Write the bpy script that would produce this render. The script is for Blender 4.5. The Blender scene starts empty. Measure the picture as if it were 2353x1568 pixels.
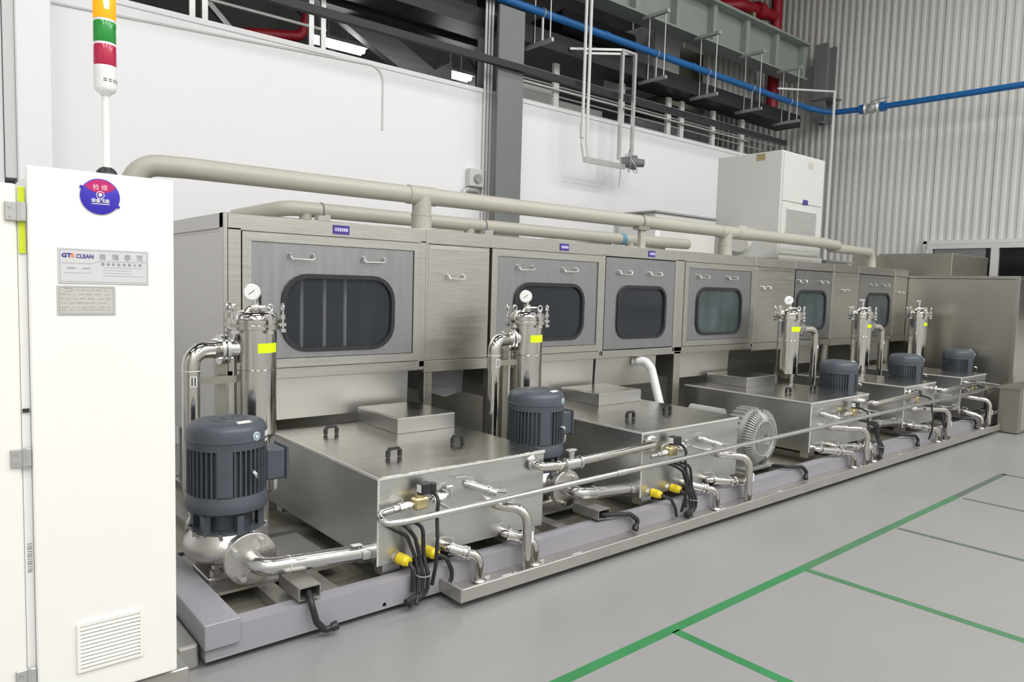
import bpy, bmesh, math, random
from mathutils import Vector, Matrix
random.seed(7)
PI = math.pi
scene = bpy.context.scene
COL = scene.collection
# ------------------------------------------------------------------ camera
cam_data = bpy.data.cameras.new('camera'); cam = bpy.data.objects.new('camera', cam_data); COL.objects.link(cam)
cam_data.sensor_width = 36.0; cam_data.lens = 36.0 * 1667.0 / 2353.0
cam_data.clip_start = 0.05; cam_data.clip_end = 200
_y, _p, _r = math.radians(40.261), math.radians(4.353), math.radians(1.594)
_f = Vector((math.sin(_y) * math.cos(_p), math.cos(_y) * math.cos(_p), -math.sin(_p)))
_x = Vector((math.cos(_y), -math.sin(_y), 0)); _u = _x.cross(_f)
_x2 = _x * math.cos(_r) + _u * math.sin(_r); _u2 = _u * math.cos(_r) - _x * math.sin(_r)
_m = Matrix((_x2, _u2, -_f)).transposed().to_4x4(); _m.translation = Vector((0, 0, 1.6))
cam.matrix_world = _m
scene.camera = cam
# ------------------------------------------------------------------ world, lights, exposure
world = bpy.data.worlds.new('world'); scene.world = world; world.use_nodes = True
world.node_tree.nodes['Background'].inputs[0].default_value = (0.9, 0.95, 1.0, 1)
world.node_tree.nodes['Background'].inputs[1].default_value = 0.25
vs = scene.view_settings
vs.view_transform = 'Standard'; vs.look = 'None'; vs.gamma = 1.0; vs.use_curve_mapping = False
vs.exposure = 0.0
def area(name, loc, sx, sy, power, color=(1, 0.99, 0.985)):
    l = bpy.data.lights.new(name, 'AREA'); l.shape = 'RECTANGLE'; l.size = sx; l.size_y = sy
    l.energy = power; l.color = color
    o = bpy.data.objects.new(name, l); COL.objects.link(o); o.location = loc
    return o
# rows of high bay fittings under the hall roof
for lx in (-2.5, 2.0, 6.5, 11.0):
    for ly, pw in ((-5.6, 164), (-3.2, 164), (-0.8, 142), (3.6, 58)):
        area('high_bay_lamp_offscreen', (lx, ly, 8.3), 2.4, 0.7, pw)
# ------------------------------------------------------------------ materials
MATS = {}
def mat(name, col, metal=0.0, rough=0.5, var=0.0, vscale=6.0, bump=0.0, bscale=40.0, stretch=(1, 1, 1), emit=0.0,
        alpha=1.0, rvar=0.0, trans=0.0, spec=0.5, coat=0.0):
    m = bpy.data.materials.new(name); m.use_nodes = True
    nt = m.node_tree; b = nt.nodes['Principled BSDF']
    b.inputs['Base Color'].default_value = (*col, 1); b.inputs['Metallic'].default_value = metal
    b.inputs['Roughness'].default_value = rough; b.inputs['Specular IOR Level'].default_value = spec
    b.inputs['Coat Weight'].default_value = coat; b.inputs['Coat Roughness'].default_value = 0.08
    if emit: b.inputs['Emission Color'].default_value = (*col, 1); b.inputs['Emission Strength'].default_value = emit
    if alpha < 1: b.inputs['Alpha'].default_value = alpha
    if trans: b.inputs['Transmission Weight'].default_value = trans
    if var or bump or rvar:
        tc = nt.nodes.new('ShaderNodeTexCoord'); mp = nt.nodes.new('ShaderNodeMapping')
        mp.inputs['Scale'].default_value = stretch
        nt.links.new(tc.outputs['Object'], mp.inputs['Vector'])
    if var or rvar:
        n = nt.nodes.new('ShaderNodeTexNoise'); n.inputs['Scale'].default_value = vscale; n.inputs['Detail'].default_value = 4
        nt.links.new(mp.outputs[0], n.inputs['Vector'])
        if var:
            r = nt.nodes.new('ShaderNodeMapRange')
            r.inputs['From Min'].default_value = 0.25; r.inputs['From Max'].default_value = 0.75
            r.inputs['To Min'].default_value = 1 - var; r.inputs['To Max'].default_value = 1 + var
            nt.links.new(n.outputs['Fac'], r.inputs['Value'])
            mx = nt.nodes.new('ShaderNodeVectorMath'); mx.operation = 'SCALE'
            mx.inputs[0].default_value = col; nt.links.new(r.outputs[0], mx.inputs['Scale'])
            nt.links.new(mx.outputs[0], b.inputs['Base Color'])
        if rvar:
            r2 = nt.nodes.new('ShaderNodeMapRange')
            r2.inputs['From Min'].default_value = 0.25; r2.inputs['From Max'].default_value = 0.75
            r2.inputs['To Min'].default_value = max(0.02, rough - rvar); r2.inputs['To Max'].default_value = rough + rvar
            nt.links.new(n.outputs['Fac'], r2.inputs['Value']); nt.links.new(r2.outputs[0], b.inputs['Roughness'])
    if bump:
        n2 = nt.nodes.new('ShaderNodeTexNoise'); n2.inputs['Scale'].default_value = bscale; n2.inputs['Detail'].default_value = 3
        nt.links.new(mp.outputs[0], n2.inputs['Vector'])
        bp = nt.nodes.new('ShaderNodeBump'); bp.inputs['Strength'].default_value = bump; bp.inputs['Distance'].default_value = 0.01
        nt.links.new(n2.outputs['Fac'], bp.inputs['Height']); nt.links.new(bp.outputs[0], b.inputs['Normal'])
    MATS[name] = m
    return m
def tube_light(name, col, strength):
    m = bpy.data.materials.new(name); m.use_nodes = True; nt = m.node_tree
    b = nt.nodes['Principled BSDF']; b.inputs['Emission Color'].default_value = (*col, 1); b.inputs['Emission Strength'].default_value = strength
    b.inputs['Base Color'].default_value = (col[0] * .7, col[1] * .7, col[2] * .7, 1)
    MATS[name] = m
mat('brushed', (0.55, 0.538, 0.502), 1, 0.33, var=0.05, vscale=3, bump=0.10, bscale=14, stretch=(1, 1, 14), rvar=0.06)
mat('box_steel', (0.56, 0.555, 0.545), 1, 0.33, var=0.04, vscale=2, rvar=0.06)
mat('brushed_door', (0.385, 0.392, 0.402), 1, 0.36, var=0.04, vscale=2, bump=0.08, bscale=14, stretch=(14, 1, 1), rvar=0.06)
mat('tank_steel', (0.66, 0.66, 0.64), 1, 0.33, var=0.08, vscale=2.2, rvar=0.07)
mat('trough_steel', (0.66, 0.65, 0.62), 1, 0.40, var=0.05, vscale=2.5)
mat('pan_steel', (0.36, 0.345, 0.285), 0.5, 0.45, var=0.10, vscale=3)
mat('lid_steel', (0.62, 0.61, 0.57), 1, 0.20, var=0.04, vscale=3, bump=0.08, bscale=30, stretch=(1, 8, 1), rvar=0.05)
mat('polished', (0.64, 0.625, 0.59), 1, 0.12, var=0.05, vscale=8, bump=0.03, bscale=20)
mat('satin_pipe', (0.64, 0.635, 0.62), 1, 0.22, var=0.05, vscale=12, bump=0.04, bscale=40)
mat('cast_steel', (0.62, 0.60, 0.57), 1, 0.33, var=0.06, vscale=14, bump=0.15, bscale=90)
mat('bright_bolt', (0.70, 0.695, 0.68), 1, 0.22)
mat('weld_shine', (0.80, 0.79, 0.76), 0.4, 0.35, bump=0.5, bscale=120)  # pale half-diffuse colour paints in the bright edge reflection of the welds
mat('motor_paint', (0.074, 0.087, 0.106), 0, 0.38, var=0.10, vscale=10, bump=0.05, bscale=120)
mat('base_paint', (0.315, 0.305, 0.335), 0, 0.45, var=0.05, vscale=4, bump=0.03, bscale=60)
mat('frame_steel', (0.42, 0.41, 0.38), 0.8, 0.42, var=0.10, vscale=5)
mat('tray_steel', (0.50, 0.49, 0.46), 0.8, 0.40, var=0.06, vscale=5)
mat('black_rubber', (0.018, 0.018, 0.020), 0, 0.48, bump=0.08, bscale=150)
mat('black_plastic', (0.022, 0.022, 0.024), 0, 0.35)
mat('yellow_plastic', (0.85, 0.66, 0.02), 0, 0.38)
mat('brass', (0.62, 0.52, 0.28), 0.9, 0.32, var=0.12, vscale=30)
mat('pvc', (0.435, 0.42, 0.36), 0, 0.42, var=0.04, vscale=3)
mat('pvc_blue', (0.12, 0.28, 0.40), 0, 0.5)
mat('cabinet_white', (0.86, 0.855, 0.82), 0, 0.45, var=0.015, vscale=2, bump=0.02, bscale=160)
mat('cabinet_ivory', (0.86, 0.85, 0.80), 0, 0.5)
mat('wall_white', (0.87, 0.87, 0.88), 0, 0.55, var=0.012, vscale=0.8)
mat('wall_seam', (0.66, 0.66, 0.66), 0, 0.6)
mat('white_plastic', (0.82, 0.82, 0.80), 0, 0.4)
mat('unit_white', (0.63, 0.63, 0.605), 0, 0.45, var=0.012, vscale=2)
mat('clad', (0.66, 0.66, 0.635), 0.0, 0.42, var=0.05, vscale=1.2, stretch=(1, 1, 0.3))
mat('steel_grey', (0.185, 0.197, 0.195), 0, 0.5, var=0.06, vscale=2)
mat('girder_paint', (0.27, 0.31, 0.285), 0, 0.5, var=0.06, vscale=2)
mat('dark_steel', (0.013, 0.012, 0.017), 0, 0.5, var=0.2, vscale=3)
mat('ceiling_dark', (0.10, 0.098, 0.096), 0, 0.8, var=0.25, vscale=1.5)
mat('galv', (0.55, 0.55, 0.54), 0.6, 0.4, var=0.08, vscale=10)
mat('conduit_white', (0.70, 0.70, 0.69), 0, 0.4)
mat('blue_pipe', (0.010, 0.125, 0.36), 0, 0.35, var=0.05, vscale=6)
mat('red_pipe', (0.33, 0.012, 0.022), 0, 0.4, var=0.06, vscale=4)
mat('floor_epoxy', (0.288, 0.286, 0.282), 0, 0.32, var=0.04, vscale=0.6, rvar=0.05)
mat('green_line', (0.035, 0.215, 0.072), 0, 0.40, var=0.12, vscale=5)
mat('dull_green_line', (0.062, 0.19, 0.085), 0, 0.42, var=0.15, vscale=6)
mat('grey_line', (0.10, 0.13, 0.11), 0, 0.45)
mat('window_glass', (0.040, 0.048, 0.062), 0, 0.10, alpha=0.40, coat=0.3)
mat('window_misty', (0.060, 0.080, 0.085), 0, 0.28, alpha=0.90, var=0.5, vscale=5, stretch=(1, 1, 0.35))
mat('gasket', (0.020, 0.022, 0.025), 0, 0.5)
mat('inner_bar', (0.85, 0.86, 0.88), 0.0, 0.5)
mat('yellow_sticker', (0.78, 0.92, 0.0), 0, 0.5)
mat('yellow_green', (0.62, 0.72, 0.02), 0, 0.5)
mat('white_sticker', (0.78, 0.78, 0.76), 0, 0.5)
mat('print_black', (0.03, 0.03, 0.03), 0, 0.5)
mat('print_grey', (0.33, 0.33, 0.34), 0, 0.5)
mat('plate_silver', (0.66, 0.66, 0.67), 0.2, 0.4)
mat('plate_beige', (0.56, 0.55, 0.52), 0.2, 0.4)
mat('sign_blue', (0.045, 0.030, 0.46), 0, 0.35)
mat('sign_magenta', (0.50, 0.015, 0.15), 0, 0.35)
mat('sign_pink', (0.85, 0.42, 0.47), 0, 0.4)
mat('logo_blue', (0.035, 0.022, 0.24), 0, 0.4)
mat('logo_orange', (0.85, 0.20, 0.02), 0, 0.4)
mat('label_purple', (0.060, 0.035, 0.26), 0, 0.4)
mat('label_text', (0.62, 0.60, 0.80), 0, 0.4)
mat('lamp_green', (0.010, 0.27, 0.035), 0, 0.22, coat=0.3)
mat('lamp_red', (0.45, 0.010, 0.055), 0, 0.22, coat=0.3)
tube_light('lamp_amber', (1.0, 0.42, 0.0), 0.55)
tube_light('lamp_amber_core', (1.0, 0.86, 0.35), 3.5)
tube_light('tube_glow', (1.0, 1.0, 0.97), 26.0)
mat('window_black', (0.010, 0.011, 0.012), 0, 0.12)  # black pane colour stands in for the darkness behind the glass
mat('gauge_white', (0.80, 0.80, 0.78), 0, 0.3)
mat('alu_cast', (0.47, 0.47, 0.455), 0.45, 0.42, var=0.05, vscale=10)
mat('hose_white', (0.70, 0.71, 0.71), 0, 0.35)
mat('hood_steel', (0.40, 0.39, 0.335), 0.85, 0.38, var=0.08, vscale=2)
mat('block_steel', (0.56, 0.535, 0.485), 1, 0.30, var=0.06, vscale=1.2, stretch=(1, 1, 0.6), rvar=0.05)
# ------------------------------------------------------------------ mesh builder
class MB:
    def __init__(self): self.bm = bmesh.new()
    def _f(self, vs):
        try: return self.bm.faces.new(vs)
        except ValueError: return None
    def box(self, x0, x1, y0, y1, z0, z1, bev=0.0, seg=1):
        b = self.bm
        v = [b.verts.new(p) for p in ((x0, y0, z0), (x1, y0, z0), (x1, y1, z0), (x0, y1, z0), (x0, y0, z1), (x1, y0, z1), (x1, y1, z1), (x0, y1, z1))]
        fs = [b.faces.new([v[i] for i in q]) for q in ((0, 3, 2, 1), (4, 5, 6, 7), (0, 1, 5, 4), (1, 2, 6, 5), (2, 3, 7, 6), (3, 0, 4, 7))]
        if bev:
            es = {e for f in fs for e in f.edges}
            bmesh.ops.bevel(b, geom=list(es), offset=bev, segments=seg, affect='EDGES', profile=0.5)
        return self
    def bar(self, p0, p1, w, h):
        p0, p1 = Vector(p0), Vector(p1); d = (p1 - p0).normalized()
        up = Vector((0, 0, 1)) if abs(d.z) < 0.95 else Vector((0, 1, 0))
        s = d.cross(up).normalized(); u = s.cross(d)
        b = self.bm; R = []
        for p in (p0, p1):
            R.append([b.verts.new(p + s * a * w / 2 + u * c * h / 2) for a, c in ((-1, -1), (1, -1), (1, 1), (-1, 1))])
        for i in range(4): self._f([R[0][i], R[0][(i + 1) % 4], R[1][(i + 1) % 4], R[1][i]])
        self._f(R[0][::-1]); self._f(R[1]); return self
    def ring_pts(self, c, d, r, n, ph=0.0):
        d = Vector(d).normalized(); up = Vector((0, 0, 1)) if abs(d.z) < 0.9 else Vector((0, 1, 0))
        s = d.cross(up).normalized(); u = s.cross(d)
        return [Vector(c) + (s * math.cos(2 * PI * i / n + ph) + u * math.sin(2 * PI * i / n + ph)) * r for i in range(n)]
    def loft(self, rings, cap=True, closed=False):
        b = self.bm; V = [[b.verts.new(p) for p in rg] for rg in rings]; n = len(V[0])
        m = len(V)
        for k in range(m if closed else m - 1):
            A, B = V[k], V[(k + 1) % m]
            for i in range(n): self._f([A[i], A[(i + 1) % n], B[(i + 1) % n], B[i]])
        if cap and not closed: self._f(V[0][::-1]); self._f(V[-1])
        return self
    def lathe(self, org, axis, prof, n=24, cap=True):
        axis = Vector(axis).normalized(); org = Vector(org)
        return self.loft([self.ring_pts(org + axis * t, axis, max(r, 1e-4), n) for t, r in prof], cap)
    def cyl(self, p0, p1, r, n=16, r1=None):
        p0, p1 = Vector(p0), Vector(p1); d = p1 - p0
        return self.lathe(p0, d, [(0, r), (d.length, r if r1 is None else r1)], n)
    def tube(self, pts, r, n=12, bend=0.0, bs=6, closed=False):
        P = [Vector(p) for p in pts]
        if bend and len(P) > 2:
            Q = [P[0]]
            for i in range(1, len(P) - 1):
                a, b_, c = P[i - 1], P[i], P[i + 1]
                d0 = (a - b_); d1 = (c - b_); l0, l1 = d0.length, d1.length; d0.normalize(); d1.normalize()
                ang = d0.angle(d1)
                if ang > PI - 0.03: Q.append(b_); continue
                t = min(bend / math.tan(ang / 2), l0 * 0.49, l1 * 0.49); R = t * math.tan(ang / 2)
                bis = (d0 + d1).normalized(); cen = b_ + bis * (R / math.sin(ang / 2))
                s = b_ + d0 * t - cen; e = b_ + d1 * t - cen; tot = s.angle(e); ax = s.cross(e).normalized()
                for k in range(bs + 1): Q.append(cen + Matrix.Rotation(tot * k / bs, 3, ax) @ s)
            Q.append(P[-1]); P = Q
        rings = []; m = len(P)
        t0 = (P[1] - P[0]).normalized(); up = Vector((0, 0, 1)) if abs(t0.z) < 0.9 else Vector((0, 1, 0))
        s = t0.cross(up).normalized()
        for i, p in enumerate(P):
            if closed: t = (P[(i + 1) % m] - P[i - 1]).normalized()
            elif i == 0: t = t0
            elif i == m - 1: t = (P[i] - P[i - 1]).normalized()
            else: t = ((P[i + 1] - P[i]).normalized() + (P[i] - P[i - 1]).normalized()).normalized()
            s = (s - t * s.dot(t)).normalized(); u = s.cross(t)
            rings.append([p + (s * math.cos(2 * PI * k / n) + u * math.sin(2 * PI * k / n)) * r for k in range(n)])
        return self.loft(rings, True, closed)
    def torus(self, c, axis, R, r, n=20, k=8):
        pts = self.ring_pts(c, axis, R, n); return self.tube(pts, r, k, closed=True)
    def sphere(self, c, r, n=12):
        return self.lathe(Vector(c) - Vector((0, 0, r)), (0, 0, 1), [(r - r * math.cos(PI * i / 8), r * math.sin(PI * i / 8)) for i in range(9)], n)
    def poly(self, pts, ext):
        ext = Vector(ext); A = [Vector(p) for p in pts]
        b = self.bm; V0 = [b.verts.new(p) for p in A]; V1 = [b.verts.new(p + ext) for p in A]; n = len(A)
        for i in range(n): self._f([V0[i], V0[(i + 1) % n], V1[(i + 1) % n], V1[i]])
        self._f(V0[::-1]); self._f(V1); return self
    def frame(self, outer, inner, y0, y1):
        """outer/inner = (cx, cz, w, h, r) rounded rectangles in XZ; y0 front"""
        O, I = rrect(*outer), rrect(*inner); b = self.bm
        of = [b.verts.new((x, y0, z)) for x, z in O]; ob = [b.verts.new((x, y1, z)) for x, z in O]
        jf = [b.verts.new((x, y0, z)) for x, z in I]; jb = [b.verts.new((x, y1, z)) for x, z in I]
        n = len(O)
        for i in range(n):
            j = (i + 1) % n
            self._f([of[i], of[j], jf[j], jf[i]]); self._f([ob[j], ob[i], jb[i], jb[j]])
            self._f([of[j], of[i], ob[i], ob[j]]); self._f([jf[i], jf[j], jb[j], jb[i]])
        return self
    def slab(self, rr, y0, y1):
        return self.poly([(x, y0, z) for x, z in rrect(*rr)], (0, y1 - y0, 0))
    def addmesh(self, me, mtx):
        k = len(self.bm.verts); self.bm.from_mesh(me); self.bm.verts.ensure_lookup_table()
        bmesh.ops.transform(self.bm, matrix=mtx, verts=self.bm.verts[k:]); return self
def rrect(cx, cz, w, h, r, n=6):
    r = max(r, 1e-4); out = []
    for sx, sz, a0 in ((1, 1, 0), (-1, 1, PI / 2), (-1, -1, PI), (1, -1, 3 * PI / 2)):
        for k in range(n + 1):
            a = a0 + PI / 2 * k / n
            out.append((cx + sx * (w / 2 - r) + r * math.cos(a), cz + sz * (h / 2 - r) + r * math.sin(a)))
    return out
def finish(mb, name, m, offset=None, smooth=35):
    bm = mb.bm
    if offset is not None: bmesh.ops.translate(bm, vec=-Vector(offset), verts=bm.verts)
    bmesh.ops.recalc_face_normals(bm, faces=bm.faces)
    me = bpy.data.meshes.new(name); bm.to_mesh(me); bm.free()
    me.materials.append(MATS[m])
    if smooth:
        me.shade_smooth(); me.set_sharp_from_angle(angle=math.radians(smooth))
    o = bpy.data.objects.new(name, me); COL.objects.link(o)
    return o
def settag(o, label=None, cat=None, group=None, kind=None):
    if label: o['label'] = label
    if cat: o['category'] = cat
    if group: o['group'] = group
    if kind: o['kind'] = kind
    return o
class Thing:
    def __init__(self, name, label, cat, loc=(0, 0, 0), group=None, kind=None):
        self.loc = Vector(loc)
        self.o = bpy.data.objects.new(name, None); self.o.empty_display_size = 0.1; COL.objects.link(self.o)
        self.o.location = self.loc; settag(self.o, label, cat, group, kind)
    def part(self, name, mb, m, parent=None, label=None, smooth=35, kind=None):
        o = finish(mb, name, m, self.loc, smooth); o.parent = parent or self.o
        settag(o, label, None, None, kind); return o
    def share(self, name, src, parent=None, mtx=None):
        o = src.copy(); o.name = name; COL.objects.link(o); o.parent = parent or self.o
        if mtx is not None: o.matrix_local = mtx
        return o
def solo(name, mb, m, label, cat, group=None, kind=None, smooth=35, loc=None):
    o = finish(mb, name, m, loc, smooth)
    if loc is not None: o.location = loc
    return settag(o, label, cat, group, kind)
def copy_tree(src, loc, label=None):
    r = src.copy(); COL.objects.link(r); r.location = loc
    if label: r['label'] = label
    for ch in src.children:
        c = ch.copy(); COL.objects.link(c); c.parent = r
        for g in ch.children:
            d = g.copy(); COL.objects.link(d); d.parent = c
    return r
def text_mesh(s, size, ex=0.0006, bold=0.0):
    c = bpy.data.curves.new('t', 'FONT'); c.body = s; c.size = size; c.extrude = ex; c.offset = bold
    c.align_x = 'LEFT'; c.resolution_u = 3
    o = bpy.data.objects.new('t', c); COL.objects.link(o)
    dg = bpy.context.evaluated_depsgraph_get(); dg.update()
    me = bpy.data.meshes.new_from_object(o.evaluated_get(dg))
    bpy.data.objects.remove(o); bpy.data.curves.remove(c)
    return me
def text(mb, s, x, y, z, size, width=None, bold=0.0):
    """lettering facing -Y, lower left corner at x,z; scaled to a given width"""
    me = text_mesh(s, size, bold=bold)
    sx = 1.0
    if width and len(me.vertices):
        xs = [v.co.x for v in me.vertices]; w = max(xs) - min(xs); sx = width / max(w, 1e-6)
    mb.addmesh(me, Matrix.Translation((x, y, z)) @ Matrix.Rotation(PI / 2, 4, 'X') @ Matrix.Diagonal((sx, 1, 1, 1)))
    bpy.data.meshes.remove(me); return mb
# ================================================================== SETTING
ZC = 9.0
solo('floor', MB().box(-6, 14.4, -7, 12, -0.12, 0), 'floor_epoxy', None, None, kind='structure', smooth=0)
FLOOR = bpy.data.objects['floor']
def floor_line(p0, p1, w, m='green_line'):
    o = finish(MB().bar((*p0, 0.0005), (*p1, 0.0005), w, 0.002), 'marking_line', m, None, 0); o.parent = FLOOR
floor_line((1.2, 2.005), (4.0, 2.029), 0.055)
floor_line((4.0, 2.029), (6.48, 2.053), 0.055, 'dull_green_line')
floor_line((6.48, 2.053), (7.72, 2.066), 0.052, 'grey_line')
for lx in (1.51, 2.75, 3.99, 5.24, 6.48):
    floor_line((lx, 2.0), (lx + 0.06, -3.0), 0.052 if lx < 5 else 0.04, 'green_line' if lx < 3 else 'dull_green_line' if lx < 5 else 'grey_line')
floor_line((7.70, 2.07), (7.72, -3.0), 0.04, 'grey_line')
solo('ceiling', MB().box(-6, 14.4, -7, 12, ZC, ZC + 0.1), 'ceiling_dark', None, None, kind='structure', smooth=0)
solo('wall_front', MB().box(-6, 14.4, -7.1, -7, 0, ZC), 'clad', None, None, kind='structure', smooth=0)
solo('wall_left', MB().box(-6.1, -6, -7, 12, 0, ZC), 'clad', None, None, kind='structure', smooth=0)
solo('wall_rear', MB().box(-6, 14.4, 12, 12.1, 0, ZC), 'ceiling_dark', None, None, kind='structure', smooth=0)
# end wall: corrugated sheets on a backing, window strip below
WE = Thing('wall_end', None, None, (14.2, 0, 0), kind='structure')
WE.part('backing', MB().box(14.3, 14.4, -7, 12, 0, ZC), 'clad', smooth=0)
def sheet(y0, n, z0, z1, m):
    mb = MB(); pit = 0.132; x0 = 14.2; pts = []
    for k in range(n):
        y = y0 + k * pit
        pts += [(x0 + 0.04, y), (x0 + 0.04, y + 0.046), (x0, y + 0.068), (x0, y + 0.110)]
    pts.append((x0 + 0.04, y0 + n * pit - 0.004))
    b = mb.bm
    A = [b.verts.new((x, y, z0)) for x, y in pts]; B = [b.verts.new((x, y, z1)) for x, y in pts]
    for i in range(len(A) - 1): b.faces.new([A[i], A[i + 1], B[i + 1], B[i]])
    C = [b.verts.new((14.29, y, z)) for y, z in ((y0, z0), (pts[-1][1], z0), (pts[-1][1], z1), (y0, z1))]
    b.faces.new([A[0], B[0], C[3], C[0]]); b.faces.new([A[-1], C[1], C[2], B[-1]])
    return WE.part('cladding_sheet', mb, m, smooth=20)
for k in range(15):
    y0 = -4.0 + k * 0.132 * 7
    sheet(y0, 7, 2.57 if y0 < 5.0 else 2.1, ZC - 0.05, 'clad')
WE.part('lower_panel', MB().box(14.22, 14.3, -7, 12, 0, 2.1), 'clad', smooth=0)
WE.part('eaves_strip', MB().box(14.12, 14.2, 5.24, 5.30, 2.1, 2.6).box(14.12, 14.24, -4, 5.3, 2.555, 2.61), 'unit_white', smooth=0)
W1 = Thing('window_1', None, None, (14.18, 4.2, 1.2), kind='structure')
W1.part('window_frame', MB().box(14.08, 14.2, -4, 5.22, 2.46, 2.55).box(14.08, 14.2, -4, 5.22, 1.15, 1.25), 'unit_white', smooth=0)
for yy in (5.18, 4.16, 3.1, 2.05, 1.0, -0.05):
    W1.part('mullion', MB().box(14.08, 14.2, yy - 0.055, yy + 0.055, 1.25, 2.46), 'unit_white', smooth=0)
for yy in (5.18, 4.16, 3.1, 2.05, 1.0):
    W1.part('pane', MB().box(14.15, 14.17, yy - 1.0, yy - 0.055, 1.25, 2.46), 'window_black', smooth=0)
W1.part('louvre', MB().box(14.10, 14.15, 4.3, 5.1, 2.28, 2.46), 'steel_grey', smooth=0)
# white booth wall behind the machine: two runs either side of the column, capping rail, raised bead
for nm, x0, x1 in (('wall_back_left', -6, 5.81), ('wall_back_right', 5.85, 13.4)):
    T = Thing(nm, None, None, (x0, 7.3, 0), kind='structure')
    T.part('wall_panel', MB().box(x0, x1, 7.3, 7.42, 0, 3.97), 'wall_white', smooth=0)
    T.part('capping_rail', MB().box(max(x0, 0.976), x1, 7.285, 7.44, 3.97, 4.02), 'wall_white', smooth=0)
    if nm.endswith('left'):
        T.part('bead', MB().tube([(0.978, 7.295, 3.848), (1.57, 7.295, 3.87), (4.19, 7.295, 3.985), (4.19, 7.295, 3.30)], 0.012, 8, bend=0.16), 'wall_seam')
solo('trim_1', MB().box(0.735, 0.975, 6.85, 7.3, 0, 6.5, 0.01), 'wall_white', None, None, kind='structure', smooth=0)
solo('trim_2', MB().box(0.66, 0.733, 6.88, 7.3, 2.33, 6.5), 'wall_seam', None, None, kind='structure', smooth=0)
solo('trim_3', MB().box(-3, 0.655, 6.92, 7.3, 0, 6.5), 'wall_white', None, None, kind='structure', smooth=0)
# grey H column
CT = Thing('column', None, None, (5.83, 7.2, 0), kind='structure')
CT.part('flange', MB().box(5.63, 6.03, 7.04, 7.07, 0, 4.98), 'steel_grey', smooth=0)
CT.part('flange', MB().box(5.63, 6.03, 7.442, 7.472, 0, 4.7), 'steel_grey', smooth=0)
CT.part('web', MB().box(5.815, 5.845, 7.07, 7.33, 0, 4.98).box(5.815, 5.845, 7.33, 7.442, 0, 4.7), 'steel_grey', smooth=0)
# second dark column seen behind the wall
CT2 = Thing('column', None, None, (5.9, 8.2, 0), kind='structure')
CT2.part('shaft', MB().box(6.45, 6.62, 8.3, 8.6, 0, 7), 'dark_steel', smooth=0)
CT3 = Thing('column', None, None, (13.9, 7.25, 0), kind='structure')
CT3.part('flange', MB().box(13.74, 13.77, 7.10, 7.36, 4.95, 6.42), 'steel_grey', smooth=0)
CT3.part('web', MB().box(13.77, 14.08, 7.22, 7.24, 4.95, 6.42), 'steel_grey', smooth=0)
CT3.part('flange', MB().box(14.08, 14.11, 7.10, 7.36, 4.95, 6.42), 'steel_grey', smooth=0)
CT3.part('bracket', MB().box(13.70, 14.1, 6.95, 7.4, 5.36, 5.39), 'steel_grey', smooth=0)
# mezzanine slab behind the white wall
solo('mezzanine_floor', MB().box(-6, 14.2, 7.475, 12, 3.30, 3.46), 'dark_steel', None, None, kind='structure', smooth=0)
# crane girder with stiffeners
G = Thing('crane_girder', 'grey-green steel crane girder with vertical stiffeners along the mezzanine', 'girder', (4, 7.55, 5.7))
G.part('web', MB().box(4, 13.55, 7.54, 7.56, 5.75, 6.36), 'girder_paint', smooth=0)
G.part('bottom_flange', MB().box(4, 13.55, 7.38, 7.72, 5.72, 5.75), 'girder_paint', smooth=0)
G.part('top_flange', MB().box(4, 13.55, 7.34, 7.76, 6.36, 6.40), 'girder_paint', smooth=0)
for k in range(10):
    gx = 4.6 + k * 0.98
    G.part('stiffener', MB().box(gx, gx + 0.11, 7.42, 7.54, 5.75, 6.36), 'girder_paint', smooth=0)
G.part('crane_rail', MB().box(4, 13.55, 7.50, 7.60, 6.40, 6.47), 'girder_paint', smooth=0)
for gx in (9.9, 11.6):
    G.part('rail_clip', MB().box(gx, gx + 0.1, 7.40, 7.50, 6.40, 6.52), 'brass', smooth=0)
# dark cable tray with lid sections and a thin rail below
CTY = Thing('cable_tray', 'long black enclosed cable tray hung below the blue pipe', 'cable tray', (3, 7.35, 4.78))
for k in range(7):
    tx = 3.2 + k * 1.45
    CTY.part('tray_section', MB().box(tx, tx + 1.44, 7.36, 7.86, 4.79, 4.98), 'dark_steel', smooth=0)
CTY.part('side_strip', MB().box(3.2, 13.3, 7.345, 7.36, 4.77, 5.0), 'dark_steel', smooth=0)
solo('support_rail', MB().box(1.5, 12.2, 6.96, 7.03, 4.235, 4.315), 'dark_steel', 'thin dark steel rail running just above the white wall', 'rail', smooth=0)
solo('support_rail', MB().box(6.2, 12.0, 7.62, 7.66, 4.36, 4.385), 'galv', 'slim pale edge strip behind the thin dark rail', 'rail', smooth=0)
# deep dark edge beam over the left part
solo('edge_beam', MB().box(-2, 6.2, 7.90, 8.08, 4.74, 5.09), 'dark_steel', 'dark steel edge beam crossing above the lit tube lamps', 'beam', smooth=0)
BR = Thing('diagonal_brace', 'thick grey diagonal steel brace above the white wall', 'brace', (5.3, 8.0, 4.0))
BR.part('brace_bar', MB().bar((2.95, 8.22, 5.40), (5.65, 8.22, 4.14), 0.12, 0.30), 'steel_grey', smooth=0)
BR.part('gusset_plate', MB().poly([(5.0, 8.12, 4.1), (5.7, 8.12, 4.0), (5.7, 8.12, 4.55)], (0, 0.03, 0)), 'steel_grey', smooth=0)
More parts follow.
